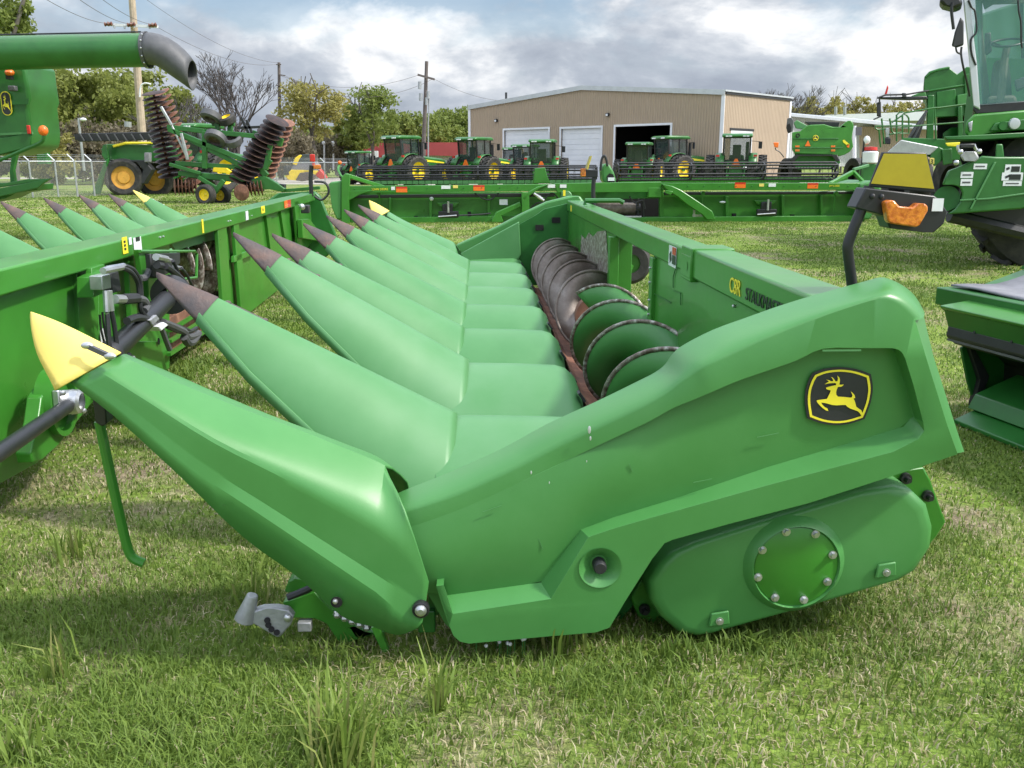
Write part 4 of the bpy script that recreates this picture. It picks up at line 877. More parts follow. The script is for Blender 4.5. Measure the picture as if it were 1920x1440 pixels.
# feeder house shield
fh = rp([(1777,321),(1796,314),(1836,297),(1840,292),(1868,294),(1960,294),(1960,380),(1915,392),(1777,402),(1790,392),(1802,376),(1804,362),(1798,350),(1785,347),(1766,347)], -.6, 1.2, 'feeder_house', GMACH, bevel=.03)
MB().cyl(Q(1775, 372, -.45), Q(1775, 372, .5), .16, n=24).build('pivot_drum', GDARK, fh)
rp([(1800,374),(1856,371),(1960,356),(1960,359),(1857,374),(1800,377)], -.62, .03, 'shield_rib', GFADE, fh, bevel=.004); rp([(1864,304),(1868,304),(1822,392),(1818,392)], -.62, .03, 'shield_rib', GFADE, fh, bevel=.004)
rp([(1868,270),(1880,270),(1883,296),(1866,296)], -.5, .2, 'lift_ear', GMACH, fh)
for px, py, a, b in ((1838,312,.085,.034),(1813,328,.08,.038),(1812,342,.075,.042),(1899,316,.10,.05),(1898,331,.135,.05),(1898,344,.12,.03)):
    d_ = plate('warning_decal', WHITE, fh, Q(px, py, -.603), (1, 0, 0), (0, 0, 1), a, b)
    if px > 1890 and py < 340: plate('decal_print', DARKT, d_, Q(px+5, py+1, -.6055), (1, 0, 0), (0, 0, 1), a*.55, b*.7); plate('decal_pictogram', BLKP, d_, Q(px-9, py, -.6055), (.9, 0, .4), (-.4, 0, 1), a*.22, b*.3)
    else: plate('decal_print', GREYP, d_, Q(px, py, -.6055), (1, 0, 0), (0, 0, 1), a*.7, b*.25)
# latch frame on the feeder house
lt = rp([(1800,292),(1808,284),(1830,284),(1836,296),(1830,303),(1806,302)], -.65, .12, 'latch_plate', CASTG)
rt([(1797,272,-.7), (1796,280,-.7), (1802,286,-.7)], .02, 'latch_handle', STEEL, lt); rt([(1826,271,-.7), (1830,280,-.7), (1836,286,-.7)], .02, 'latch_handle', STEEL, lt); MB().bar(Q(1799, 274, -.7), Q(1826, 273, -.7), .05, .05).build('latch_bar', BLACK, lt, bevel=.01)
for px, py in ((1801,285),(1836,284),(1793,305)): MB().ball(Q(px, py, -.72), .035, 8, 5).build('latch_knob', STEEL, lt)
# axle, drive belts, tyre
rp([(1770,404),(1860,396),(1960,388),(1960,440),(1905,425),(1840,415)], .1, .8, 'axle_beam', BLACK)
rt([(1780,404,-.2), (1840,418,-.2), (1960,446,-.2)], .09, 'axle_tube', BLKP)
wc = Q(1962, 455, .6); mm = MB(); mm.lathe([(-.36, .55), (-.40, .80), (-.36, 1.02), (-.25, 1.08), (.25, 1.08), (.36, 1.02), (.40, .80), (.36, .55)], Vector((wc.x, wc.y, .96)), (.25, 1, 0), 40); wh = off(mm.build('front_wheel', TYRE, None), cmbR)
mm = MB()
for k in range(30):
    a = 2*math.pi*k/30; c_ = Vector((wc.x, wc.y, .96)); ax = Vector((.25, 1, 0)).normalized(); u, v = perp(ax); dr = u*math.cos(a)+v*math.sin(a); d2 = u*math.cos(a+.14)+v*math.sin(a+.14)
    sgn = 1 if k % 2 else -1; mm.bar(c_+dr*1.08+ax*sgn*.34, c_+d2*1.09, .07, .08, dr)
mm.build('tyre_lugs', TYRE, wh)
# ================================================================ header on that combine's feeder, lower right
F5 = Frame((2.53, 5.0, 0), -78)
hdr = empty('combine_header', (2.53, 5.0, 0), F5.a, 'green header with black plastic edge strip and grey canvas, on the grass at right edge', 'header')
H5 = lambda px, py, y: F5.Y(px, py, y)
def hs(prof, name, m, par=None, x0=0.0, x1=4.0, bevel=.006, solid=0):
    mm = MB(); P = [Vector((x0, y, z)) for y, z in prof]; return mm.prism(P, (x1-x0, 0, 0)).build(name, m, par or hdr, bevel=bevel, smooth=30)
E0 = [(-.05,.74),(-.02,.62),(.0,.60),(.18,.72),(.2,.82),(.55,.82),(.55,.75),(.3,.3),(.2,.06),(.1,.05),(-.02,.35),(-.06,.55)]
def prof(pts, y=0): return [(H5(px, py, y).x, H5(px, py, y).z) for px, py in pts]
zt = lambda px, py, y: H5(px, py, y).z
top = hs([(.02,.700),(.30,.700),(.62,.80),(.62,.70),(.30,.60),(.02,.60)], 'top_box', GMACH, x0=-.30)
hs([(-.16,.640),(.06,.668),(.07,.600),(-.06,.560),(-.155,.625)], 'lip_sheet', GPAINT, x0=-.02)
hs([(-.15,.628),(-.02,.60),(-.03,.50),(-.10,.50)], 'lip_face', GMACH, x0=.0)
hs([(-.11,.535),(-.05,.53),(.0,.50),(.02,.40),(-.06,.425),(-.12,.47)], 'edge_strip', BLKP, x0=.0, bevel=.012)
hs([(-.02,.40),(.02,.42),(.30,.60),(.62,.66),(.62,.05),(.12,.05),(.05,.2)], 'end_plate', GDARK, x0=.0, x1=.02, bevel=.003)
hs([(.12,.42),(.30,.60),(.34,.58),(.34,.04),(.30,.03),(.27,.3)], 'dark_back_wall', BLKP, x0=-.02)
hs([(.0,.42),(.03,.42),(.16,.24),(.12,.06),(.08,.06),(.1,.22)], 'side_bracket', BLKP, x1=.05)
hs([(.02,.16),(.28,.26),(.30,.22),(.06,.09),(-.02,.08)], 'lower_shelf', GDARK, x0=.12)
hs([(-.12,.03),(.06,.10),(.28,.08),(.28,.02),(-.12,.005)], 'skid_sheet', GDARK, x0=.15)
for k in range(8):
    x = .12+k*.27; p = Vector((x, -.075, .548)); mm = MB(); mm.ball(p, .014, 8, 5); mm.build('dome_nut', STEEL, hdr)
    mm = MB(); mm.bar(Vector((x+.1, -.115, .535)), Vector((x+.1, -.01, .515)), .012, .02); mm.build('strip_rib', BLKP, hdr)
MB().bar(Vector((.02, -.118, .455)), Vector((4, -.118, .455)), .004, .012).build('strip_line', GREYP, hdr)
mm = MB(); 
cl = []
for i in range(17):
    x = -.28+i*.2; row = []
    for j in range(9):
        t = j/8; row.append(Vector((x+.14*t, .10+.50*t, .712+(.10*max(0, (t-.45)/.55))+.006*math.sin(i*1.7+j*.9)+.012*(math.sin(i*2.6) if j > 5 else 0))))
    cl.append(row)
mm.loft(cl, False); mm.build('canvas_apron', GREYM, hdr, solid=.01)
MB().prism([Vector((-.34, .60, .79)), Vector((.0, .60, .80)), Vector((.0, .6, .83)), Vector((-.16, .6, .90)), Vector((-.2, .6, .905))], (0, .03, 0)).build('hitch_ear', GMACH, hdr, bevel=.004)
# ================================================================ cotton picker behind it
PD = 25.0
pk = empty('cotton_picker', W(1740, 380, PD), 0, 'tall green cotton picker with railings and folded orange-flagged boom behind the glass cab combine', 'cotton picker')
K = lambda px, py, dy=0.0: W(px, py, PD+dy)
def kp(pts, dy, d, name, m, par=None, bevel=.02):
    c_ = K(*pts[0], dy); mb = MB().prism([K(px, py, dy) for px, py in pts], Vector((c_.x/c_.y*d, d, 0))); return mb.build(name, m, par, bevel=bevel, smooth=30) if par else off(mb.build(name, m, None, bevel=bevel, smooth=30), pk)
def kt(pts, r_, name, m, par=None):
    mb = MB().tube([K(*p) for p in pts], r_, 6); return mb.build(name, m, par) if par else off(mb.build(name, m, None), pk)
bx = kp([(1733,144),(1742,134),(1760,128),(1778,125),(1786,132),(1795,139),(1805,132),(1812,125),(1850,128),(1850,215),(1738,220),(1737,185),(1732,176)], 0, 3.0, 'module_chamber', GMACH)
kp([(1731,170),(1830,154),(1830,158),(1731,174)], -.04, .08, 'chamber_rib', GDARK, bx); kp([(1734,145),(1742,134),(1760,128),(1780,124),(1782,128),(1762,132),(1746,138),(1737,146)], -.04, .3, 'roof_edge', GDARK, bx)
kp([(1756,172),(1792,166),(1792,198),(1756,204)], -.03, .04, 'vent_grille', GDARK, bx); kp([(1795,178),(1830,172),(1830,192),(1795,198)], -.06, .1, 'lamp_panel', GPOLY, bx)
kp([(1757,220),(1812,212),(1812,262),(1757,262)], .6, .1, 'chamber_void', DARKV); kp([(1740,178),(1752,178),(1750,265),(1736,265)], -.1, .2, 'frame_post', GDARK); kp([(1796,200),(1804,198),(1806,262),(1796,262)], -.1, .2, 'frame_post', GMACH); kp([(1808,140),(1822,136),(1826,262),(1812,262)], -.05, .2, 'frame_post', GMACH)
kp([(1737,205),(1735,222),(1722,262),(1700,262),(1712,240)], -.2, .3, 'rubber_curtain', BLKP)
for a, b in (((1738,208),(1702,262)), ((1735,215),(1712,262))): kt([(*a, -.3), (*b, -.3)], .03, 'curtain_frame', GREYP)
kt([(1645,184,-.3), (1660,178,-.3), (1700,177,-.3), (1742,170,-.3)], .025, 'boom_rail', BLACK); kp([(1646,182),(1738,180),(1740,186),(1700,187),(1648,185)], -.3, .3, 'boom_beam', BLACK); kp([(1708,180),(1734,170),(1738,182),(1712,186)], -.2, .4, 'boom_root', GPOLY)
kp([(1658,178),(1664,159),(1666,164),(1662,180)], -.3, .04, 'flag', RED); kp([(1691,174),(1699,174),(1700,183),(1692,183)], -.35, .2, 'boom_lamp', BLKP)
kp([(1644,192),(1652,190),(1652,218),(1644,218)], -.4, .15, 'mirror', BLKP); kt([(1649,184,-.4), (1649,194,-.4)], .02, 'mirror_arm', BLACK); kt([(1652,218,-.4), (1638,224,-.4)], .02, 'mirror_arm', BLACK)
rail = kt([(1820,194,-.5), (1760,202,-.5), (1752,202,-.5), (1695,212,-.5), (1692,216,-.5), (1692,262,-.5)], .022, 'handrail', GMACH)
for pts in (((1820,228,-.5),(1755,233,-.5),(1692,238,-.5)), ((1752,202,-.5),(1755,262,-.5)), ((1681,265,-.5),(1681,216,-.5),(1686,211,-.5),(1693,210,-.5)), ((1668,222,-.5),(1672,246,-.5),(1676,250,-.5),(1704,250,-.5),(1704,222,-.5),(1700,216,-.5),(1696,214,-.5)), ((1642,237,-.5),(1660,236,-.5),(1710,235,-.5)), ((1642,237,-.5),(1641,240,-.5),(1645,243,-.5),(1660,242,-.5)), ((1648,243,-.5),(1651,276,-.5)), ((1653,222,-.5),(1658,270,-.5)), ((1668,252,-.5),(1690,248,-.5)), ((1672,230,-.5),(1692,216,-.5))):
    kt(pts, .022, 'handrail', GMACH, rail)
kp([(1660,240),(1668,240),(1668,258),(1660,258)], -.5, .2, 'work_lamp', STEEL); kp([(1656,258),(1670,258),(1670,270),(1655,270)], -.5, .2, 'lamp_base', BLACK)
sf = kp([(1664,285),(1690,262),(1760,276),(1745,290),(1664,290)], -.9, .5, 'sloped_fender', GALV); kp([(1745,290),(1760,275),(1770,280),(1765,302),(1752,312),(1742,300)], -.9, .5, 'row_unit_cover', GMACH)
kp([(1766,280),(1785,278),(1786,306),(1768,310)], -.95, .4, 'row_unit_cover', GMACH); kp([(1690,258),(1830,262),(1850,268),(1850,300),(1760,300),(1700,280)], -.5, .5, 'chassis', GDARK)
kp([(1772,268),(1850,264),(1858,268),(1866,274),(1864,280),(1848,284),(1840,278),(1776,274)], -1.1, .1, 'side_stripe', YINK); lb = kp([(1845,272),(1858,270),(1866,276),(1862,281),(1848,283)], -1.13, .05, 'number_plate', BLKP)
q = K(1847.5, 279.5, -1.135); text_mesh('CP690', .085, q, (1, 0, .03), (0, 0, 1), YINK, pk, wide=.95).matrix_parent_inverse = Matrix.Translation(-pk.location)
kp([(1743,296),(1752,296),(1752,308),(1743,308)], -.95, .05, 'number_decal', YTIP); 
q = K(1744, 307, -.96); text_mesh('3', .16, q, (1, 0, 0), (0, 0, 1), DARKT, pk).matrix_parent_inverse = Matrix.Translation(-pk.location)
kp([(1768,250),(1782,240),(1800,238),(1800,262),(1768,262)], .2, .4, 'engine_box', GDARK)
off(MB().lathe([(-.3, .5), (-.35, .85), (-.2, .95), (.2, .95), (.35, .85), (.3, .5)], W(1800, 345, PD+.5), (1, .1, 0), 28).build('front_wheel', TYRE, None), pk)
off(MB().lathe([(-.3, .5), (-.35, .85), (-.2, .95), (.2, .95), (.35, .85), (.3, .5)], W(1700, 345, PD+2.5), (1, .1, 0), 28).build('rear_wheel', TYRE, None), pk)
# ================================================================ metal shop building
P_L, P_R = Vector((W(881, 250, 86).x, 86, 0)), Vector((W(1356, 230, 68).x, 68, 0))
fd = (P_R-P_L); FW = fd.length; fa = math.degrees(math.atan2(fd.y, fd.x))
F6 = Frame(P_L, fa)
def siding(name, c, axis, c2=None):
    m = mat(name, c, .55, var=.04, vscale=.6); nt = m.node_tree; N = nt.nodes.new; L = nt.links.new; b = nt.nodes['Principled BSDF']
    tc = N('ShaderNodeTexCoord'); sp = N('ShaderNodeSeparateXYZ'); L(tc.outputs['Object'], sp.inputs[0])
    a = N('ShaderNodeMath'); a.operation = 'MULTIPLY'; L(sp.outputs[axis], a.inputs[0]); a.inputs[1].default_value = 2*math.pi/.45
    s_ = N('ShaderNodeMath'); s_.operation = 'SINE'; L(a.outputs[0], s_.inputs[0]); p = N('ShaderNodeMath'); p.operation = 'POWER'; ab = N('ShaderNodeMath'); ab.operation = 'ABSOLUTE'; L(s_.outputs[0], ab.inputs[0]); L(ab.outputs[0], p.inputs[0]); p.inputs[1].default_value = 3
    bp_ = N('ShaderNodeBump'); bp_.inputs['Strength'].default_value = 1.0; bp_.inputs['Distance'].default_value = .06; L(p.outputs[0], bp_.inputs['Height']); L(bp_.outputs[0], b.inputs['Normal']); return m
TAN = siding('tan_siding', (.40, .31, .22), 0); TANS = siding('tan_siding_side', (.40, .31, .22), 1); GRYS = siding('grey_siding', (.45, .47, .46), 0)
DOORM = mat('white_overhead_door', (.72, .74, .77), .5, var=.04, vscale=1)
shop = empty('shop_building', P_L, F6.a, 'tan metal shop building with two white roller doors and one dark open bay', 'building')
ZE, ZA = W(1360, 172, 68).z, W(1090, 164, 77).z; xm = FW/2
doors = [(946,1029,243),(1053,1128,240),(1155,1258,234)]
dl = []
for x0, x1, yt in doors:
    a, b = F6.Y(x0, yt, 0), F6.Y(x1, yt, 0); z = (a.z+b.z)/2 if x0 != 1155 else a.z; dl.append((a.x, b.x, F6.Y((x0+x1)/2, {946:243,1053:240.5,1155:236}[x0], 0).z))
hole = [[(x0, 0, .0), (x1, 0, .0), (x1, 0, z), (x0, 0, z)] for x0, x1, z in dl]
pts = [(0, 0, -.3)]
outl = [(0, 0, ZE), (xm, 0, ZA), (FW, 0, ZE), (FW, 0, 0)]
loop = [(0, 0, 0), (0, 0, ZE), (xm, 0, ZA), (FW, 0, ZE), (FW, 0, 0)]
for x0, x1, z in reversed(dl): loop += [(x1, 0, 0), (x1, 0, z), (x0, 0, z), (x0, 0, 0)]
DP = 10.2
MB().poly(loop).build('front_wall', TAN, shop, smooth=0, solid=.05)
MB().face([(FW, .03, 0), (FW, DP, 0), (FW, DP, ZE), (FW, .03, ZE)]).build('side_wall', TANS, shop, smooth=0)
MB().face([(0, .03, 0), (0, DP, 0), (0, DP, ZE), (0, .03, ZE)]).build('side_wall', TANS, shop, smooth=0)
MB().poly([(0, DP, 0), (0, DP, ZE), (xm, DP, ZA), (FW, DP, ZE), (FW, DP, 0)]).build('back_wall', TAN, shop, smooth=0)
MB().prism([(-.15, -.12, ZE+.02), (xm, -.12, ZA+.02), (FW+.15, -.12, ZE+.02), (FW+.15, -.12, ZE+.14), (xm, -.12, ZA+.16), (-.15, -.12, ZE+.14)], (0, DP+.2, 0)).build('roof', SILV, shop, smooth=0)
MB().prism([(-.12, -.16, ZE-.22), (xm, -.16, ZA-.20), (FW+.1, -.16, ZE-.22), (FW+.1, -.16, ZE+.13), (xm, -.16, ZA+.15), (-.12, -.16, ZE+.13)], (0, .035, 0)).build('roof_trim', SILV, shop, smooth=0)
for x, y, w2 in ((.02, -.06, .28), (FW-.06, -.06, .28)): MB().box2((x-w2/2, y-.03, 0), (x+w2/2, y+.02, ZE-.2)).build('corner_trim', DOORM, shop, smooth=0)
MB().box2((FW+.004, DP-.25, 0), (FW+.05, DP, ZE-.1)).build('corner_trim', DOORM, shop, smooth=0)
MB().box2((FW+.003, .1, ZE-.16), (FW+.09, DP, ZE)).build('eave_trim', BLKP, shop, smooth=0)
for i, (x0, x1, z) in enumerate(dl):
    t = MB(); t.box2((x0-.16, -.09, 0), (x0, -.03, z+.16)); t.box2((x1, -.09, 0), (x1+.16, -.03, z+.16)); t.box2((x0, -.09, z), (x1, -.03, z+.16)); t.build('door_frame', DOORM, shop, smooth=0)
    if i < 2:
        d = MB()
        for k in range(10): d.box2((x0, .10, z*k/10+.012), (x1, .14, z*(k+1)/10))
        d.box2((x0, .15, 0), (x1, .16, z)); d.build('roller_door', DOORM, shop, smooth=0, bevel=.01)
x0, x1, z = dl[2]
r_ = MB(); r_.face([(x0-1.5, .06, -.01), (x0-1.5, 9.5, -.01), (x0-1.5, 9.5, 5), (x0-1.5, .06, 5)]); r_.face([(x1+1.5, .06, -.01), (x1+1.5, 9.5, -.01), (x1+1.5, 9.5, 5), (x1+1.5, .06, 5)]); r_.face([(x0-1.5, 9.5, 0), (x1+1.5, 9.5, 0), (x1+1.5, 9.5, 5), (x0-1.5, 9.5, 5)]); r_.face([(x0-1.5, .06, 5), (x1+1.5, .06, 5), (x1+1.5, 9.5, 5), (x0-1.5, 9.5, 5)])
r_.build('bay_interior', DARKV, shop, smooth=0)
for px, py in ((930,226),(1139,215)):
    p = F6.Y(px, py, -.12); l = MB().box(p, (.3, .2, .26)).build('wall_lamp', BLKP, shop, smooth=0, bevel=.03); MB().box(p+Vector((0, -.1, -.02)), (.2, .03, .16)).build('lamp_glass', WHITE, l, smooth=0)
p = F6.Y(949, 181, 2.0); MB().cyl(p-Vector((0, 0, .6)), p+Vector((0, 0, .35)), .1, n=8).build('vent_pipe', BLACK, shop)
q = F6.X(1371, 243, FW+.02); q2 = F6.X(1411, 245, FW+.02); MB().box2((FW+.006, q.y, 0), (FW+.03, q2.y, q.z-.05)).build('side_door', DOORM, shop, smooth=0); MB().box2((FW+.004, q.y-.2, q.z-.05), (FW+.05, q2.y+.2, q.z+.12)).build('door_head', BLKP, shop, smooth=0)
# lower building to the right and the one beyond
lo = empty('storage_shed', W(1475, 310, 82), 0, 'low open shed with pale walls and white eave beside the tan shop', 'shed')
Sd = lambda px, py, d=82: W(px, py, d)
o_ = off(MB().prism([Sd(1474,312), Sd(1474,216), Sd(1640,232,88), Sd(1640,312,88)], (0, .3, 0)).build('wall', GRYS, None, smooth=0), lo)
off(MB().prism([Sd(1600,312,86.8), Sd(1600,236,86.8), Sd(1780,246,88.5), Sd(1780,312,88.5)], (0, .3, 0)).build('tan_wall', TAN, None, smooth=0), lo)
off(MB().prism([Sd(1472,212,81.5), Sd(1800,241,88), Sd(1800,248,88), Sd(1472,217,81.5)], (.3, 6.0, .5)).build('roof', SILV, None, smooth=0), lo)
off(MB().cyl(Sd(1602,236,81.3), Sd(1602,300,81.3), .17, n=8).build('gutter_pipe', DOORM, None), lo); off(MB().box(Sd(1609,246,81.3), (.5, .4, .7)).build('wall_box', GREYP, None), lo)
wh_ = empty('warehouse', W(1600, 300, 125), 0, 'long far warehouse with bright white roof and grey wall behind the shed', 'building')
Fd = lambda px, py, d=125: W(px, py, d)
off(MB().prism([Fd(1450,312), Fd(1450,224), Fd(1850,224), Fd(1850,312)], (0, 14, 0)).build('wall', GRYS, None, smooth=0), wh_)
off(MB().prism([Fd(1500,217,124), Fd(1850,205,124), Fd(1850,226,124), Fd(1500,226,124)], (0, 16, 0)).build('roof', DOORM, None, smooth=0), wh_)
for px in (1567, 1584): off(MB().cyl(Fd(px, 216, 123), Fd(px, 200, 123), .2, n=8).build('roof_vent', GALV, None), wh_)
REDR = mat('red_metal_roof', (.34, .055, .06), .5, var=.08, vscale=.5)
def house(label, d, wallpts, roofpts, dep, nm='red_roof_house'):
    h = empty(nm, W(wallpts[0][0], 312, d), 0, label, 'house')
    off(MB().prism([W(px, py, d) for px, py in wallpts], (0, dep, 0)).build('wall', GRYS if 'long' in label else GREYM, None, smooth=0), h)
    P = [W(px, py, d-.5) for px, py in roofpts]
    off(MB().prism(P, (0, dep+1, 0)).build('roof', REDR, None, smooth=0), h); return h
h1 = house('small house under a hipped dark red roof left of the first tractor', 105, [(662,312),(662,290),(735,290),(735,312)], [(658,292),(672,283),(705,268),(752,268),(752,292)], 8)
off(MB().box(W(698, 289, 103.8), (1.3, .4, .7)).build('window_unit', WHITE, None, smooth=0), h1)
house('long house with dark red metal roof and pale gable beside the tan shop', 110, [(800,312),(800,288),(868,288),(868,312)], [(795,267),(868,267),(868,293),(795,291)], 9)
# ================================================================ tractors
def make_tractor():
    t = empty('tractor', (0, 0, 0))
    def wheel(x, y, r_, wd, name, dish=YEL):
        mm = MB(); c = Vector((x, y, r_)); mm.lathe([(-wd*.42, r_*.58), (-wd*.5, r_*.85), (-wd*.40, r_*.95), (wd*.40, r_*.95), (wd*.5, r_*.85), (wd*.42, r_*.58)], c, (1, 0, 0), 28)
        n = 22
        for k in range(n):
            for sg in (-1, 1):
                a = 2*math.pi*(k+(.5 if sg > 0 else 0))/n; dr = Vector((0, math.cos(a), math.sin(a))); a2 = a+.16; dr2 = Vector((0, math.cos(a2), math.sin(a2)))
                mm.bar(c+dr*r_*.955+Vector((sg*wd*.46, 0, 0)), c+dr2*r_*.97+Vector((sg*.02, 0, 0)), .07, .09, dr)
        w_ = mm.build(name, TYRE, t, weld=False)
        mm = MB(); s = 1 if x > 0 else -1; mm.lathe([(s*wd*.40, r_*.60), (s*wd*.34, r_*.56), (s*wd*.05, r_*.48), (s*wd*.02, r_*.2), (s*wd*.12, r_*.18), (s*wd*.12, .01)], c, (1, 0, 0), 24); mm.lathe([(-s*wd*.40, r_*.60), (-s*wd*.34, r_*.56), (-s*wd*.1, r_*.4), (-s*wd*.1, .01)], c, (1, 0, 0), 24)
        mm.build('rim', dish, w_)
    for x in (-1.55, -.92, .92, 1.55): wheel(x, 0, .98, .50, 'rear_wheel')
    for x in (-1.3, -.85, .85, 1.3): wheel(x, 2.75, .72, .40, 'front_wheel')
    MB().cyl((-1.7, 0, .98), (1.7, 0, .98), .12, n=10).build('rear_axle', GMACH, t); MB().cyl((-1.3, 2.75, .72), (1.3, 2.75, .72), .10, n=10).build('front_axle', GMACH, t)
    MB().prism([(-.32, -.5, .6), (-.32, 3.5, .6), (-.32, 3.6, .9), (-.32, 3.0, 1.1), (-.32, -.3, 1.3)], (.64, 0, 0)).build('chassis', GDARK, t, bevel=.03)
    hd = MB().prism([(-.45, 1.0, 1.15), (-.45, 3.6, 1.05), (-.45, 3.78, 1.3), (-.45, 3.7, 1.62), (-.45, 3.3, 1.78), (-.45, 1.0, 1.98)], (.9, 0, 0)).build('hood', GMACH, t, bevel=.1, seg=3)
    for x in (-.462, .452): MB().prism([(x, 1.1, 1.62), (x, 3.5, 1.46), (x, 3.5, 1.54), (x, 1.1, 1.78)], (.01, 0, 0)).build('yellow_stripe', YINK, hd, smooth=0)
    cb = MB().box2((-.78, -.55, 1.25), (.78, 1.0, 1.62)).build('cab_base', GDARK, t, bevel=.05)
    MB().prism([(-.74, -.5, 1.62), (-.74, .98, 1.62), (-.74, .85, 2.95), (-.74, -.62, 2.95)], (1.48, 0, 0)).build('cab_glass', GLASS, t, smooth=0)
    st_ = MB().prism([(-.25, -.1, 1.62), (-.25, .4, 1.62), (-.25, .4, 1.95), (-.25, .1, 2.0), (-.25, 0, 2.55), (-.25, -.15, 2.55)], (.5, 0, 0)).build('seat', SEAT, t, bevel=.04); mm = MB(); mm.bar((0, .85, 1.6), (0, .6, 2.1), .06, .06); mm.lathe([(0, .16), (.02, .19), (.04, .16)], (0, .58, 2.1), (0, -.4, 1), 14); mm.build('steering_wheel', BLKP, st_, weld=False)
    mm = MB()
    for x in (-.78, .78):
        mm.bar((x, -.52, 1.6), (x, -.66, 2.98), .09, .09); mm.bar((x, 1.0, 1.6), (x, .88, 2.98), .07, .07); mm.bar((x, .3, 1.6), (x, .26, 2.98), .05, .05)
    mm.bar((-.78, -.66, 2.95), (.78, -.66, 2.95), .07, .07); mm.bar((-.78, -.52, 1.64), (.78, -.52, 1.64), .07, .07); mm.build('cab_frame', BLACK, t, weld=False)
    rf = MB().prism([(-.9, -.95, 2.98), (-.9, 1.15, 2.98), (-.9, 1.1, 3.12), (-.9, .9, 3.2), (-.9, -.7, 3.2), (-.9, -.93, 3.12)], (1.8, 0, 0)).build('cab_roof', GMACH, t, bevel=.07)
    for x in (-.6, -.4, .4, .6): MB().box((x, -.96, 3.04), (.16, .05, .08)).build('work_lamp', WHITE, rf, smooth=0)
    for s in (-1, 1):
        mm = MB(); A = [Vector((s*.72, math.cos(a)*1.08, .98+math.sin(a)*1.08)) for a in [R(15+12*k) for k in range(13)]]; B_ = [p+Vector((s*.5, 0, 0)) for p in A]; mm.loft([A, B_], False); f = mm.build('fender', GMACH, t, solid=.04)
        MB().box((s*1.1, -.75, 1.9), (.2, .08, .12)).build('tail_lamp', RED, f, smooth=0)
    MB().prism([(-.28, -.85, 1.28), (.28, -.85, 1.28), (.07, -.85, 1.72), (-.07, -.85, 1.72)], (0, .02, 0)).build('warning_triangle', ORANGE, t, smooth=0)
    mm = MB()
    for s in (-1, 1): mm.bar((s*.35, -.5, .9), (s*.55, -1.5, .6), .1, .12); mm.bar((s*.42, -.5, 1.5), (s*.5, -1.15, 1.3), .1, .1); mm.bar((s*.5, -1.15, 1.3), (s*.52, -1.25, .7), .05, .05)
    mm.box((0, -.55, 1.1), (.8, .3, .7)); mm.build('rear_hitch', GMACH, t, weld=False)
    MB().cyl((.62, 1.3, 1.5), (.62, 1.3, 2.75), .11, n=10).build('exhaust', BLACK, t); mm = MB(); mm.bar((.8, .9, 2.8), (1.35, 1.0, 2.75), .03, .03); mm.box((1.38, 1.0, 2.55), (.22, .05, .42)); mm.build('mirror', BLKP, t)
    return t
TP = make_tractor()
TR = [(752, 61, -42, 1.0, 'green tractor with dual yellow-rimmed rear wheels in front of the small red-roofed house'),
      (888, 62, -36, .98, 'dark-cabbed green tractor with muddy dual wheels at the left corner of the shop'),
      (1017, 60, -8, .92, 'green tractor seen squarely from behind between the two white roller doors'),
      (984, 72, -30, .9, 'small green tractor half hidden in front of the left white roller door'),
      (1196, 62, -18, .88, 'small green tractor with amber beacons in front of the dark open bay'),
      (1252, 68, -62, 1.06, 'dark-cabbed green tractor turned sideways in front of the open bay edge'),
      (1378, 57, -14, 1.0, 'green tractor with round mirrors under the corner of the tan shop'),
      (672, 66, -40, .72, 'low green tractor with yellow wheels at the left end of the tractor row'),
      (372, 47, -25, 1.05, 'green tractor mostly hidden behind the folded disc harrow'),
      (960, 78, -5, .86, 'farthest green tractor cab peeping over others by the left roller door')]
for i, (px, d, rz, s_, lb_) in enumerate(TR):
    t = TP if i == 0 else dup(TP)
    p = W(px, 346, d); t.location = (p.x, d, 0); t.rotation_euler = (0, 0, R(rz)); t.scale = (s_, s_, s_)
    tag(t, lb_, 'tractor', 'tractors parked in front of the shop')
# ================================================================ combine seen from behind by the shop
SD = 52.0
cs_ = empty('combine_harvester', W(1540, 345, SD), 0, 'green combine seen from behind, parked right of the tan shop wall', 'combine harvester')
S = lambda px, py, dy=0.0: W(px, py, SD+dy)
def sp(pts, dy, d, name, m, par=None, bevel=.03):
    c_ = S(*pts[0], dy); mb = MB().prism([S(px, py, dy) for px, py in pts], Vector((c_.x/c_.y*d, d, 0))); return mb.build(name, m, par, bevel=bevel, smooth=30) if par else off(mb.build(name, m, None, bevel=bevel, smooth=30), cs_)
bd_ = sp([(1485,248),(1500,246),(1512,236),(1520,234),(1545,233),(1562,238),(1575,238),(1584,230),(1590,226),(1598,227),(1601,236),(1597,258),(1600,275),(1594,284),(1584,290),(1573,293),(1560,290),(1490,288),(1485,280)], 0, 4.0, 'rear_hood', GPAINT, bevel=.12)
sp([(1486,259),(1572,259),(1572,261.5),(1486,261.5)], -.04, .06, 'hood_crease', GDARK, bd_, .01); sp([(1486,276),(1580,276),(1580,277),(1486,277)], -.05, .06, 'hood_edge', GFADE, bd_, .004)
sp([(1508,228),(1575,228),(1572,238),(1520,236)], 1.2, 2.5, 'engine_deck', BLACK); sp([(1488,230),(1494,225),(1515,236),(1508,243),(1492,240)], .6, .5, 'unloading_tube', GFADE); sp([(1476,222),(1484,220),(1488,226),(1486,246),(1478,250),(1474,240)], .5, .5, 'rubber_spout', GREYP); sp([(1475,234),(1481,231),(1484,240),(1482,248),(1476,248)], .45, .05, 'spout_mouth', DARKV)
emb = lambda X, Y: S(1522.5+(X-240)/1380*14-1, 252+(Y-240)/1000*13, -.05)
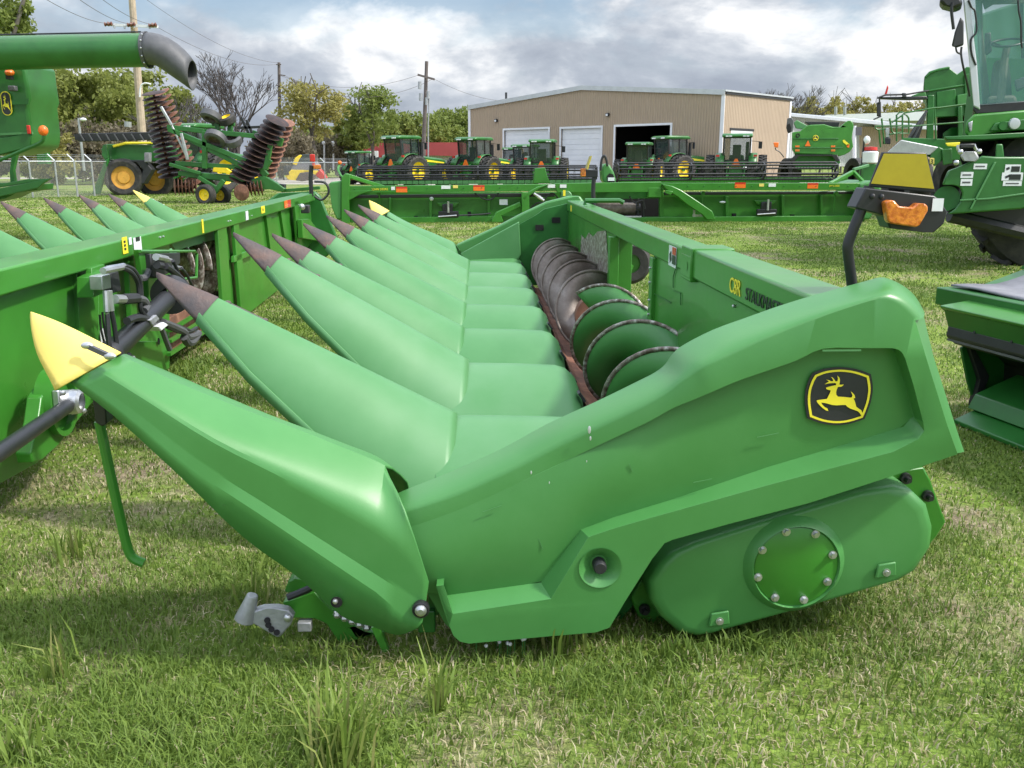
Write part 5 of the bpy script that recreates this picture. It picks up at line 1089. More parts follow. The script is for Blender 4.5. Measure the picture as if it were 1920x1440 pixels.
e_ = sp([(1524,258),(1526,254),(1530,253),(1534,255),(1535,259),(1533,263),(1529,264.5),(1525,263)], -.06, .02, 'emblem', YINK, bd_, .004); sp([(1525,258),(1527,255),(1530,254.2),(1533,256),(1534,259),(1532,262),(1529,263.3),(1526,262)], -.08, .02, 'emblem_plate', BLKP, e_, .004)
off_d = S(1529.5, 259, -.10); MB().poly([off_d+Vector(((x-830)*.00032, 0, (740-y)*.00036)) for x, y in DEER]).build('emblem_deer', YINK, e_, smooth=0)
sp([(1509,274),(1515,263),(1520,274)], -.06, .02, 'warning_triangle', ORANGE, bd_, .004)
for px in (1495, 1562): sp([(px-4,273),(px+4,273),(px+4,276),(px-4,276)], -.06, .03, 'reflector', ORANGE, bd_, .004); sp([(px-4,280),(px+4,280),(px+4,284),(px-4,284)], -.06, .03, 'tail_lamp', AMBER, bd_, .004)
sp([(1580,263),(1583,262),(1592,270),(1590,274),(1581,267)], -.08, .03, 'yellow_decal', YINK, bd_, .004); sp([(1587,271),(1593,270),(1592,277),(1588,276)], -.08, .03, 'side_reflector', ORANGE, bd_, .004)
MB().lathe([(0, .12), (-.04, .11), (-.04, .07), (0, .06)], S(1496, 254, -.03), (0, 1, 0), 14).build('access_grommet', BLACK, bd_)
sp([(1490,288),(1570,290),(1576,305),(1560,318),(1495,318),(1486,305)], .3, 2.0, 'chopper', GDARK); sp([(1480,300),(1492,290),(1570,290),(1575,302),(1568,303),(1560,293),(1498,293),(1488,305)], -.15, .2, 'spreader_bar', BLACK)
off(MB().lathe([(-.32, .5), (-.36, .8), (-.3, .92), (.3, .92), (.36, .8), (.32, .5)], W(1605, 326, SD+3.5), (1, .2, 0), 26).build('wheel', TYRE, None), cs_); off(MB().lathe([(-.32, .5), (-.36, .8), (-.3, .92), (.3, .92), (.36, .8), (.32, .5)], W(1480, 326, SD+3.5), (1, .2, 0), 26).build('wheel', TYRE, None), cs_)
off(MB().tube(spline([S(1470,295), S(1462,285), S(1455,281), S(1454,277)], 4), .03, 6).build('lamp_stalk', BLACK, None), cs_); sp([(1450,267),(1460,267),(1459,277),(1452,276)], 0, .1, 'side_marker', ORANGE)
# white and red tank cart
tk = empty('nurse_tank', W(1632, 345, 42), 0, 'small white tank with red lid standing behind the draper header', 'tank')
q = W(1631, 294, 42); off(MB().lathe([(-.28, .2), (-.25, .34), (.2, .36), (.28, .2)], q, (0, 0, 1), 20).build('tank_body', WHITE, None), tk); off(MB().lathe([(.28, .3), (.42, .28), (.44, .05)], q, (0, 0, 1), 18).build('tank_lid', RED, None), tk); off(MB().box(q+Vector((0, 0, -.9)), (.7, .5, 1.2)).build('tank_frame', GMACH, None, bevel=.03), tk); off(MB().cyl(q+Vector((-.35, 0, -1.2)), q+Vector((-.32, 0, .7)), .04, n=6).build('mast', BLACK, None), tk); off(MB().ball(q+Vector((-.2, 0, .72)), .16, 8, 5, (1, .8, 1.2)).build('white_float', WHITE, None), tk); off(MB().bar(q+Vector((.3, 0, -.6)), q+Vector((.62, 0, .05)), .12, .12).build('red_bar', RED, None), tk)
# ================================================================ folded disc harrow
HD = 34.5
hw = empty('disc_harrow', W(390, 378, HD), 0, 'folded green disc harrow with tall rows of rusty discs standing behind the left header', 'disc harrow')
Hh = lambda px, py, dy=0.0: W(px, py, HD+dy)
def gang(a, b, n, r_, tilt, m, dy, name='disc_gang'):
    A, B_ = Hh(*a, dy), Hh(*b, dy); ax = (B_-A).normalized(); root = off(MB().cyl(A, B_, .05, n=8).build(name, RUST, None), hw)
    for k in range(n):
        c = A.lerp(B_, k/(n-1)); d = (ax+Vector(tilt)).normalized()
        mm = MB(); mm.lathe([(.055, r_), (.025, r_*.72), (.005, r_*.35), (0, .01)], c, d, 22); mm.lathe([(.055, r_), (.045, r_), (.015, r_*.72), (-.005, r_*.35), (-.01, .01)], c, d, 22); mm.build('disc', m, root, smooth=50)
DISCD = mat('dark_rusty_disc', (.07, .035, .028), .55, metal=.3, stops=[(.35, (.022, .014, .013)), (.55, (.045, .024, .02)), (.72, (.10, .055, .04))], vscale=4)
gang((287,172), (318,326), 17, .43, (0, .26, 0), DISCD, 0); gang((300,172), (362,342), 17, .36, (.1, .4, .1), RUST, 1.0); gang((521,224), (452,335), 14, .44, (.15, .25, 0), DISCD, -.2); gang((534,228), (498,325), 11, .38, (.2, .4, 0), RUST, .9)
gang((326,350), (366,350), 7, .33, (0, .35, 0), RUST, -.3); gang((448,356), (488,352), 7, .30, (0, .35, 0), RUST, -.2); 
MB().lathe([(.04, .30), (.0, .2), (-.02, .01)], Hh(452, 361, -.7), (.15, 1, 0), 24).build('end_disc', RUST, hw).matrix_parent_inverse = Matrix.Translation(-hw.location)
def hb(a, b, w_, h_, name='frame_beam', m=GMACH, dy=0.0, dy2=None): return off(MB().bar(Hh(*a, dy), Hh(*b, dy if dy2 is None else dy2), w_, h_).build(name, m, None, bevel=.015), hw)
for a, b, dy in (((314,238),(384,246),-.3),((384,246),(486,256),-.2),((316,242),(462,302),-.4),((330,248),(456,312),-.35),((384,246),(384,316),-.4),((330,306),(455,314),-.3),((312,304),(400,312),.3),((486,256),(474,302),-.1),((474,248),(512,262),.2),((508,268),(498,318),-.3),((408,228),(408,262),.2),((432,235),(432,256),.2),((398,232),(440,232),.3)): hb(a, b, .17, .17, dy=dy)
hb((318,308),(376,325), .12, .12, dy=-.5); hb((340,250),(352,300), .10, .10, 'strut', GALV, -.5); hb((302,200),(322,235), .09, .09, 'strut', GALV, -.5); hb((322,235),(352,298), .07, .07, 'strut', GALV, -.45)
off(MB().prism([Hh(*q, -.4) for q in ((333,320),(455,330),(460,340),(440,342),(360,334),(333,328))], (0, .6, 0)).build('main_frame', GMACH, None, bevel=.03), hw); off(MB().prism([Hh(*q, -.5) for q in ((400,314),(425,315),(434,322),(430,326),(398,322))], (0, .3, 0)).build('yellow_cover', YEL, None, bevel=.02), hw)
off(MB().prism([Hh(*q, -.3) for q in ((468,338),(490,330),(500,332),(520,344),(534,354),(530,360),(505,355),(490,356),(478,346))], (0, .3, 0)).build('tongue', GMACH, None, bevel=.02), hw); hb((528,358),(600,352), .12, .12, 'drawbar'); hb((372,332),(405,352), .14, .14, 'wheel_arm', dy=-.5); hb((420,338),(402,362), .16, .16, 'wheel_arm', dy=-.5); hb((496,318),(508,300), .14, .14, dy=-.3)
hb((514,262),(530,268), .2, .3, 'wing_bracket'); hb((484,310),(500,330), .22, .22, 'wing_bracket'); hb((518,350),(535,352), .3, .25, 'hitch_box', BLKP)
def hwheel(px, py, r_, axis, dy=0.0, yel=YEL):
    c = Hh(px, py, dy); ax = Vector(axis).normalized(); w_ = off(MB().lathe([(-.13, r_*.55), (-.15, r_*.8), (-.1, r_), (.1, r_), (.15, r_*.8), (.13, r_*.55)], c, ax, 24).build('transport_wheel', TYRE if yel is YEL else GREYP, None), hw)
    MB().lathe([(-.12, r_*.56), (-.06, r_*.5), (-.04, r_*.2), (-.08, .01)], c, ax, 20).build('wheel_rim', yel, w_)
hwheel(386, 365, .37, (.25, 1, 0), -.7); hwheel(415, 366, .36, (.25, 1, 0), .4); hwheel(396, 218, .38, (.3, .5, 1), 0, TIPB); hwheel(426, 224, .32, (.3, .5, -1), .1); hwheel(404, 260, .40, (.2, .7, .8), -.4, TIPB); hwheel(438, 264, .34, (.2, .6, -1), -.2, TIPB)
# ================================================================ self-propelled sprayer behind it
VD = 43.0
sv = empty('sprayer', W(235, 366, VD), 0, 'green self-propelled sprayer with folded black boom and orange-yellow wheel hubs', 'sprayer')
V = lambda px, py, dy=0.0: W(px, py, VD+dy)
HUB = mat('orange_yellow_rim', (.62, .32, .05), .5, var=.15, vscale=4)
for px, py, r_, dy, ax in ((233, 333, .86, 0, (-.15, 1, 0)), (291, 338, .82, 1.8, (-.15, 1, 0))):
    w_ = off(MB().lathe([(-.22, r_*.6), (-.26, r_*.85), (-.2, r_), (.2, r_), (.26, r_*.85), (.22, r_*.6)], V(px, py, dy), ax, 30).build('wheel', TYRE, None), sv); MB().lathe([(-.22, r_*.68), (-.14, r_*.62), (-.1, r_*.35), (-.16, r_*.3), (-.16, .01)], V(px, py, dy), ax, 26).build('wheel_rim', HUB, w_)
    mm = MB(); mm.lathe([(-.3, r_+.06), (.3, r_+.06)], V(px, py, dy), ax, 30)
def vb_(pts, dy, d, name, m): return off(MB().prism([V(px, py, dy) for px, py in pts], (0, d, 0)).build(name, m, None, bevel=.03, smooth=30), sv)
vb_([(188,280),(200,270),(300,272),(340,280),(340,300),(250,304),(205,300)], .3, 1.5, 'body', GMACH); vb_([(210,272),(235,266),(285,266),(285,270),(235,271),(212,277)], .2, .1, 'yellow_stripe', YINK)
bm_ = vb_([(138,252),(148,250),(300,247),(300,262),(150,266),(140,262)], -.4, .12, 'boom', BLACK)
for k in range(9): off(MB().bar(V(150+k*16, 251, -.45), V(158+k*16, 264, -.45), .04, .05).build('boom_lattice', GREYP, None), sv)
vb_([(270,286),(280,286),(280,304),(270,304)], -.3, .3, 'grey_canister', GREYM); vb_([(196,300),(204,296),(186,364),(172,364)], -.4, .2, 'side_leg', GDARK); vb_([(192,272),(198,270),(204,296),(196,300),(190,290)], -.3, .2, 'ladder', GMACH); vb_([(198,300),(270,300),(285,318),(270,345),(262,345),(268,318),(255,304),(215,303)], -.1, .5, 'fender', BLKP)
for q_ in ((452,220,470,258),(462,225,478,262),(445,240,488,238),(448,250,486,252)): off(MB().bar(V(q_[0], q_[1], 3), V(q_[2], q_[3], 3), .12, .12).build('folded_boom', BLACK, None), sv)
# ================================================================ compact track loader
TL = 74.0
sk = empty('track_loader', W(568, 340, TL), 0, 'grey and yellow compact track loader with red boom lamp parked on the far grass', 'track loader')
def tl(pts, dy, d, name, m): return off(MB().prism([W(px, py, TL+dy) for px, py in pts], (0, d, 0)).build(name, m, None, bevel=.05, smooth=30), sk)
tl([(545,318),(552,306),(590,303),(598,318),(590,328),(548,328)], 0, 1.4, 'engine_hood', GREYM); tl([(534,330),(546,318),(596,320),(590,328),(575,336),(560,339),(540,337)], -.1, 1.5, 'loader_body', YEL); tl([(553,306),(560,290),(582,289),(590,306)], .2, 1.0, 'cab', GLASS); tl([(548,308),(553,296),(562,290),(566,291),(560,300),(556,310)], -.05, .15, 'cab_post', YEL); tl([(584,291),(588,300),(594,322),(590,322),(582,302),(580,291)], -.05, .15, 'cab_post', GREYM)
tl([(554,338),(562,324),(580,322),(590,328),(588,337),(565,340)], -.25, .5, 'track', TIPB); tl([(585,300),(590,300),(590,312),(585,312)], -.3, .1, 'red_lamp', RED); tl([(531,312),(538,310),(542,328),(532,328)], -.2, 1.6, 'bucket', BLACK); tl([(596,314),(604,322),(612,334),(600,336),(592,330)], .3, .8, 'rear_attachment', RED)
# ================================================================ ground, grass
def ground_mat():
    m = bpy.data.materials.new('lawn_soil'); m.use_nodes = True; nt = m.node_tree; b = nt.nodes['Principled BSDF']; N = nt.nodes.new; L = nt.links.new
    b.inputs['Roughness'].default_value = .95; b.inputs['Specular IOR Level'].default_value = .1
    tc = N('ShaderNodeTexCoord')
    def ns(s, d, r=.6):
        n = N('ShaderNodeTexNoise'); n.inputs['Scale'].default_value = s; n.inputs['Detail'].default_value = d; n.inputs['Roughness'].default_value = r; L(tc.outputs['Object'], n.inputs[0]); return n.outputs[0]
    def rp_(x, st):
        r = N('ShaderNodeValToRGB'); cr = r.color_ramp
        while len(cr.elements) < len(st): cr.elements.new(.5)
        for e, (p, c) in zip(cr.elements, st): e.position = p; e.color = (*c, 1)
        L(x, r.inputs[0]); return r.outputs[0]
    green = rp_(ns(.35, 9, .68), [(.3, (.125, .195, .034)), (.5, (.18, .26, .048)), (.7, (.24, .305, .068))])
    dry = rp_(ns(14, 6, .7), [(.3, (.16, .125, .085)), (.55, (.30, .25, .165)), (.7, (.46, .40, .28))])
    msk = rp_(ns(.9, 8, .7), [(.50, (0, 0, 0)), (.62, (1, 1, 1))])
    mx = N('ShaderNodeMixRGB'); L(msk, mx.inputs[0]); L(green, mx.inputs[1]); L(dry, mx.inputs[2])
    fine = rp_(ns(38, 4, .7), [(.3, (.55, .55, .55)), (.7, (1.35, 1.35, 1.35))]); mu = N('ShaderNodeMixRGB'); mu.blend_type = 'MULTIPLY'; mu.inputs[0].default_value = 1; L(mx.outputs[0], mu.inputs[1]); L(fine, mu.inputs[2])
    L(mu.outputs[0], b.inputs['Base Color'])
    bp_ = N('ShaderNodeBump'); bp_.inputs['Strength'].default_value = .7; bp_.inputs['Distance'].default_value = .05; L(ns(22, 5, .7), bp_.inputs['Height']); L(bp_.outputs[0], b.inputs['Normal'])
    return m
gx = np.concatenate([np.linspace(-1500, -60, 8), np.linspace(-50, 50, 41), np.linspace(60, 1500, 8)]); gy = np.concatenate([np.linspace(-60, 60, 49), np.linspace(70, 300, 12), np.linspace(400, 2500, 6)])
mm = MB(); mm.loft([[Vector((x, y, 0)) for x in gx] for y in gy], False); tag(mm.build('ground', ground_mat(), None, smooth=0), kind='structure')
ROADM = mat('pale_gravel_road', (.36, .33, .29), .9, var=.1, vscale=.8, bump=.2, bscale=6)
rd = MB(); rd.face([(-400, 92, .004), (-8, 92, .004), (-8, 101, .004), (-400, 101, .004)]); tag(rd.build('road', ROADM, None, smooth=0), kind='structure')
ap = MB(); ap.face([(-30, 70, .004), (45, 52, .004), (60, 75, .004), (-8, 91.5, .004), (-30, 91.5, .004)]); tag(ap.build('gravel_yard', ROADM, None, smooth=0), kind='structure')
# blade materials: a random value per blade picks the hue
def blade_mat(name, stops, tr=.35):
    m = bpy.data.materials.new(name); m.use_nodes = True; nt = m.node_tree; nt.nodes.clear(); N = nt.nodes.new; L = nt.links.new
    at = N('ShaderNodeAttribute'); at.attribute_name = 'tint'; r = N('ShaderNodeValToRGB'); cr = r.color_ramp
    while len(cr.elements) < len(stops): cr.elements.new(.5)
    for e, (p, c) in zip(cr.elements, stops): e.position = p; e.color = (*c, 1)
    L(at.outputs['Fac'], r.inputs[0]); d = N('ShaderNodeBsdfPrincipled'); d.inputs['Roughness'].default_value = .55; d.inputs['Specular IOR Level'].default_value = .3; t = N('ShaderNodeBsdfTranslucent'); mx = N('ShaderNodeMixShader'); mx.inputs[0].default_value = tr; o = N('ShaderNodeOutputMaterial')
    L(r.outputs[0], d.inputs['Base Color']); L(r.outputs[0], t.inputs[0]); L(d.outputs[0], mx.inputs[1]); L(t.outputs[0], mx.inputs[2]); L(mx.outputs[0], o.inputs[0]); return m
GRASS = blade_mat('grass_blade', [(0, (.09, .155, .026)), (.35, (.15, .235, .040)), (.62, (.225, .315, .062)), (.72, (.28, .29, .10)), (.8, (.42, .37, .20)), (1, (.60, .54, .37))])
rng = np.random.default_rng(7)
def vnoise(x, y, s, seed):
    r = np.random.default_rng(seed); T = r.random((64, 64)); u, v = x*s, y*s; i, j = np.floor(u).astype(int), np.floor(v).astype(int); fx, fy = u-i, v-j; fx = fx*fx*(3-2*fx); fy = fy*fy*(3-2*fy)
    g = lambda a, b: T[a % 64, b % 64]
    return (g(i, j)*(1-fx)+g(i+1, j)*fx)*(1-fy)+(g(i, j+1)*(1-fx)+g(i+1, j+1)*fx)*fy
def mesh_np(name, V_, F_, tint, m):
    """V_ (n,3), F_ (k,q) faces, tint per face"""
    me = bpy.data.meshes.new(name); q = F_.shape[1]; me.vertices.add(len(V_)); me.vertices.foreach_set('co', V_.astype(np.float32).ravel())
    me.loops.add(F_.size); me.loops.foreach_set('vertex_index', F_.astype(np.int32).ravel()); me.polygons.add(len(F_)); me.polygons.foreach_set('loop_start', np.arange(0, F_.size, q, dtype=np.int32)); me.polygons.foreach_set('loop_total', np.full(len(F_), q, np.int32))
    at = me.attributes.new('tint', 'FLOAT', 'FACE'); at.data.foreach_set('value', tint.astype(np.float32)); me.update(); me.validate(); me.materials.append(m); return me
def blades(P, h, wd, lean, tint, curl=.5):
    """each blade: two quads (6 verts) bending along a lean direction"""
    n = len(P); az = rng.random(n)*2*np.pi; dx, dy = np.cos(az), np.sin(az); wa = az+np.pi/2+rng.normal(0, .5, n); wx, wy = np.cos(wa)*wd/2, np.sin(wa)*wd/2
    V_ = np.zeros((n, 6, 3)); l1 = h*lean*.35; l2 = h*lean
    for k, (f, zf, ll, ww) in enumerate(((0, 0, 0, 1), (.55, .58, l1, .8), (1, .92, l2, .12))):
        zz = h*zf*np.sqrt(np.maximum(.08, 1-(lean*(.5 if k == 1 else .85)*(k > 0))**2)) if k else np.zeros(n)-.005
        for s_, q in ((-1, 0), (1, 1)):
            V_[:, 2*k+q, 0] = P[:, 0]+dx*ll+s_*wx*ww; V_[:, 2*k+q, 1] = P[:, 1]+dy*ll+s_*wy*ww; V_[:, 2*k+q, 2] = zz
    b = np.arange(n)[:, None]*6; F_ = np.concatenate([b+np.array([[0, 1, 3, 2]]), b+np.array([[2, 3, 5, 4]])], 1).reshape(-1, 4)
    return V_.reshape(-1, 3), F_, np.repeat(tint, 2)
def field(y0, y1, dens, h0, wd, seed):
    A = []; 
    def half(y): return y*.60+.35
    area = (half(y0)+half(y1))*(y1-y0); n = int(area*dens); y = y0+(y1-y0)*rng.random(n); x = (rng.random(n)*2-1)*half(y1); k = np.abs(x) < half(y); x, y = x[k], y[k]
    dry = np.clip((vnoise(x, y, 1.1, 3)*.55+vnoise(x, y, 3.1, 4)*.45-.40)/.28, 0, 1); tall = vnoise(x, y, .8, 5)*.6+vnoise(x, y, 2.6, 6)*.4
    keep = rng.random(len(x)) < (1-.5*dry); x, y, dry, tall = x[keep], y[keep], dry[keep], tall[keep]; n = len(x)
    isdry = rng.random(n) < (.05+.55*dry); tint = np.where(isdry, .74+.26*rng.random(n), np.clip(.62*(.25*rng.random(n)+.75*(vnoise(x, y, .6, 8)*.5+rng.random(n)*.5)), 0, .66))
    h = h0*(.45+.75*rng.random(n))*(.25+1.5*tall**1.3)*np.where(isdry, .6, 1.0); lean = np.clip(.35+.6*rng.random(n)+.3*isdry, 0, .99)
    return blades(np.stack([x, y], 1), h, wd*(.6+.8*rng.random(n)), lean, tint)
parts = [field(1.7, 3.4, 16000, .052, .0042, 1), field(3.4, 6.0, 8000, .052, .006, 2), field(6.0, 11, 2900, .048, .009, 3), field(11, 24, 850, .045, .015, 4), field(24, 50, 170, .055, .034, 5)]
off_v = 0; Vs, Fs, Ts = [], [], []
for v, f, t in parts: Vs.append(v); Fs.append(f+off_v); Ts.append(t); off_v += len(v)
go = bpy.data.objects.new('grass', mesh_np('grass', np.concatenate(Vs), np.concatenate(Fs), np.concatenate(Ts), GRASS)); C.objects.link(go)
tag(go, 'short patchy green and dry grass covering the yard', 'grass', kind='stuff')
# taller tufts, each a plant of its own
def tuft(px, py, n, h, spread, label, light=.55):
    p = G(px, py); P = np.stack([p.x+rng.normal(0, spread*.3, n), p.y+rng.normal(0, spread*.3, n)], 1)
    v, f, t = blades(P, h*(.5+.6*rng.random(n)), .007+.004*rng.random(n), .15+.6*rng.random(n)**1.3, np.clip(light+rng.normal(0, .12, n), .1, .72))
    v = v-np.array([p.x, p.y, 0]); o = bpy.data.objects.new('grass_tuft', mesh_np('grass_tuft', v, f, t, GRASS)); C.objects.link(o); o.location = (p.x, p.y, 0)
    tag(o, label, 'grass tuft', 'taller grass tufts in the lawn'); return o
tuft(140, 1045, 34, .16, .12, 'bright grass tuft at the left below the yellow snout tip', .62); tuft(115, 1275, 26, .16, .10, 'upright grass tuft near the lower left corner of the picture', .6)
tuft(630, 1425, 90, .24, .13, 'tall bright grass clump at the bottom edge left of centre', .58); tuft(1050, 1215, 40, .15, .20, 'arching grass tuft under the end panel skirt of the near header', .55)
tuft(825, 1330, 22, .20, .05, 'thin tall grass stems in front of the near header skirt', .6); tuft(470, 1130, 24, .17, .12, 'wispy pale grass tuft beside the grey casting', .5); tuft(40, 1425, 26, .16, .12, 'grass tuft in the bottom left corner', .55); tuft(1390, 1215, 40, .09, .12, 'low leafy grass tuft under the gear case', .4); tuft(1270, 1240, 40, .10, .12, 'dark grass tuft between end panel skirt and gear case', .3)
cl_ = G(930, 1222); clv = empty('clover_patch', cl_, 0, 'tiny white clover flowers by the skirt of the near end panel', 'flowers', None); rc_ = random.Random(4)
for k in range(14):
    p = Vector((rc_.gauss(0, .05), rc_.gauss(0, .035), .035+.03*rc_.random())); f_ = MB().cyl((p.x, p.y, 0), p, .0012, n=4).build('stem', GPOLY, clv); MB().ball(p, .006, 6, 4).build('flower', WHITE, f_)
# ================================================================ trees
def leaf_mat(name, stops): return blade_mat(name, stops, .45)
LDARK = leaf_mat('dark_leaves', [(0, (.11, .13, .03)), (.5, (.21, .245, .055)), (1, (.33, .36, .10))]); LMID = leaf_mat('mid_leaves', [(0, (.10, .14, .03)), (.5, (.19, .245, .055)), (1, (.31, .36, .10))]); LYEL = leaf_mat('yellow_green_leaves', [(0, (.17, .165, .05)), (.5, (.32, .30, .085)), (1, (.48, .44, .17))]); LBRN = leaf_mat('brown_brush_leaves', [(0, (.10, .085, .055)), (.5, (.18, .155, .10)), (1, (.28, .24, .15))])
BARK = mat('grey_bark', (.13, .115, .10), .9, var=.3, vscale=4, bump=.4, bscale=12); BARKD = mat('dark_bare_bark', (.075, .066, .062), .9, var=.3, vscale=3)
def grow(mb, p, d, L_, r_, depth, rs, spread=.55, up=.15, kids=(2, 3), tips=None, minr=.012):
    q = p+d*L_; mid = p+d*(L_*.5)+Vector((rs.gauss(0, .04), rs.gauss(0, .04), rs.gauss(0, .02)))*L_
    mb.tube([p, mid, q], [r_, r_*.85, r_*.70], 5 if r_ > .06 else 3, False)
    if tips is not None and depth <= 2: tips.append(q)
    if depth == 0: return
    for k in range(rs.randint(*kids)):
        nd = (d+Vector((rs.gauss(0, spread), rs.gauss(0, spread), rs.gauss(up, spread*.5)))).normalized(); grow(mb, q if k else mid.lerp(q, rs.uniform(.5, 1)), nd, L_*rs.uniform(.66, .86), max(minr, r_*.62), depth-1, rs, spread, up, kids, tips, minr)
def leaves(cent, n_per, crad, size, rs, flat=.8):
    cent = np.array(cent); nc = len(cent); n = nc*n_per; ci = np.repeat(np.arange(nc), n_per); dirs = rs.normal(size=(n, 3)); dirs /= np.linalg.norm(dirs, axis=1)[:, None]
    P = cent[ci]+dirs*(rs.random(n)**.45*crad*(.7+.6*rs.random(nc))[ci])[:, None]*np.array([1, 1, flat]); a = rs.normal(size=(n, 3)); a /= np.linalg.norm(a, axis=1)[:, None]; b = np.cross(a, rs.normal(size=(n, 3))); b /= np.linalg.norm(b, axis=1)[:, None]; s_ = (size*(.6+.8*rs.random(n)))[:, None]
    V_ = np.stack([P-a*s_, P-b*s_*.55, P+a*s_, P+b*s_*.55], 1).reshape(-1, 3); F_ = np.arange(n*4).reshape(n, 4); t = np.clip(.25*rs.random(nc)[ci]+.3+.45*(rs.random(n)-.3), 0, 1); return V_, F_, t
def make_tree(label, kind, seed, H, crown_r, lm, base, group, trunk_r=.22, dens=1.0, levels=5, leafsize=.22, bark=None, crown_z=.62, cat='tree', name='tree'):
    rs = random.Random(seed); nr = np.random.default_rng(seed); root = empty(name, base, 0, label, cat, group); mb = MB(); tips = []
    if kind == 'bare':
        for k in range(rs.randint(2, 3)): grow(mb, Vector((rs.gauss(0, .25), rs.gauss(0, .25), -.1)), Vector((rs.gauss(0, .16), rs.gauss(0, .16), 1)).normalized(), H*.26, trunk_r, levels+1, rs, .42, .2, (2, 3), None, .022)
        mb.build('trunk', bark or BARKD, root, weld=False, smooth=80); return root
    grow(mb, Vector((0, 0, -.1)), Vector((rs.gauss(0, .05), 0, 1)).normalized(), H*(1-crown_z)*.95+.3, trunk_r, 3, rs, .5, .2, (2, 3), tips); mb.build('trunk', bark or BARK, root, weld=False, smooth=80)
    cs2 = []; n = int(52*dens)
    while len(cs2) < n:
        v = nr.normal(size=3); v /= np.linalg.norm(v); r_ = nr.random()**.4; c = np.array([v[0]*crown_r*r_, v[1]*crown_r*r_, H*(1-crown_z/2)+v[2]*H*crown_z/2*r_])
        if kind == 'oak' and c[2] < H*(1-crown_z)+.2*H*nr.random(): continue
        cs2.append(c)
    v, f, t = leaves(cs2, int(95 if kind != 'oak' else 70), crown_r*(.26 if kind != 'oak' else .24), leafsize, nr); co = bpy.data.objects.new('crown', mesh_np('crown', v, f, t, lm)); C.objects.link(co); co.parent = root; return root
def at(px, d, py=210): return Vector((W(px, py, d).x, d, 0))
def zh(py, d): return W(960, py, d).z
GL = 'trees behind the fence on the left'; GM = 'trees behind the tractors'
make_tree('light green tree at the left edge leaning over the big combine', 'dense', 3, zh(-60, 45), 1.9, LMID, at(-12, 45, 20), GL, .2, 1.0, leafsize=.12, crown_z=.5)
proto = make_tree('dark green tree just right of the left combine body', 'dense', 11, zh(118, 72), 3.6, LDARK, at(95, 72), GL, .25, .95, crown_z=.75, leafsize=.19)
for px, d, s_, rz, lb_ in ((165, 78, 1.02, 1.1, 'dark green tree behind the unloading tube, second of the dark trees'), (215, 74, .98, 2.3, 'dark green tree left of the tall pale utility pole'), (262, 82, 1.08, 3.9, 'dark green tree directly behind the tall pale utility pole'), (312, 80, .90, 5.1, 'dark green tree below the black spout')):
    t = dup(proto); t.location = at(px, d); t.scale = (s_, s_, s_); t.rotation_euler = (0, 0, rz); tag(t, lb_)
make_tree('dark bare tree behind the tall disc row', 'bare', 21, zh(135, 66), 3, None, at(352, 66), GL, .16, levels=4); make_tree('tall bare grey tree in the gap right of the black spout', 'bare', 24, zh(88, 84), 4, None, at(435, 84), GL, .22, levels=5); make_tree('thin bare tree between the spout and the tall bare tree', 'bare', 29, zh(150, 78), 3, None, at(392, 78), GL, .12, levels=4)
make_tree('pale yellow-green bush behind the chain link fence', 'dense', 41, zh(243, 52), 1.5, LYEL, at(82, 52), GL, .06, .9, leafsize=.11, crown_z=.92, cat='bush', name='bush')
brush = make_tree('brown brushy thicket below the dark trees by the sprayer boom', 'dense', 43, zh(225, 66), 2.6, LBRN, at(160, 66), GL, .08, 1.0, leafsize=.14, crown_z=.92, cat='bush', name='bush')
for px, d, s_, lb_ in ((215, 68, .95, 'brown thicket right behind the sprayer body'), (285, 70, 1.05, 'brown thicket behind the disc harrow frame'), (525, 86, 1.1, 'brown thicket behind the right disc row'), (600, 100, 1.1, 'brown thicket left of the small red-roofed house'), (40, 62, .9, 'brown thicket behind the fence at the left combine')):
    t = dup(brush); t.location = at(px, d); t.scale = (s_, s_, s_); t.rotation_euler = (0, 0, px); tag(t, lb_)
make_tree('round yellow-green oak between two thin utility poles', 'oak', 51, zh(146, 92), 3.4, LYEL, at(584, 92), GM, .26, 1.5, leafsize=.16, crown_z=.62)
make_tree('open-crowned green oak above the small red-roofed house', 'oak', 55, zh(160, 96), 3.3, LMID, at(690, 96), GM, .24, 1.3, leafsize=.17, crown_z=.66)
make_tree('slender ivy-clad green tree left of the small red-roofed house', 'dense', 57, zh(212, 100), 1.7, LDARK, at(655, 100), GM, .2, .8, crown_z=.85); 
p2 = make_tree('rounded light green tree right behind the small red-roofed house', 'dense', 61, zh(205, 118), 3.6, LMID, at(752, 118), GM, .2, 1.2, crown_z=.8)
for px, d, s_, lb_, k in ((715, 116, .85, 'low light green tree under the open-crowned oak', 1), (800, 122, .95, 'light green tree behind the thin pole with transformers', 2), (838, 126, 1.02, 'light green tree left of the tan shop corner', 3), (868, 130, 1.15, 'light green tree touching the tan shop left edge', 4), (560, 120, .8, 'low light green tree under the yellow-green oak', 5), (625, 124, .8, 'low green tree between the two oaks', 6)):
    t = dup(p2); t.location = at(px, d); t.scale = (s_, s_, s_); t.rotation_euler = (0, 0, k*1.3); tag(t, lb_)
make_tree('bare tree behind the right corner of the tan shop', 'bare', 71, zh(150, 110), 3, None, at(1470, 110), 'trees beyond the warehouse', .18, levels=5)
p3 = make_tree('sparse hazy tree above the warehouse roof, leftmost of its row', 'oak', 73, zh(183, 150), 4.2, LYEL, at(1500, 150), 'trees beyond the warehouse', .2, 1.0, leafsize=.25, crown_z=.6)
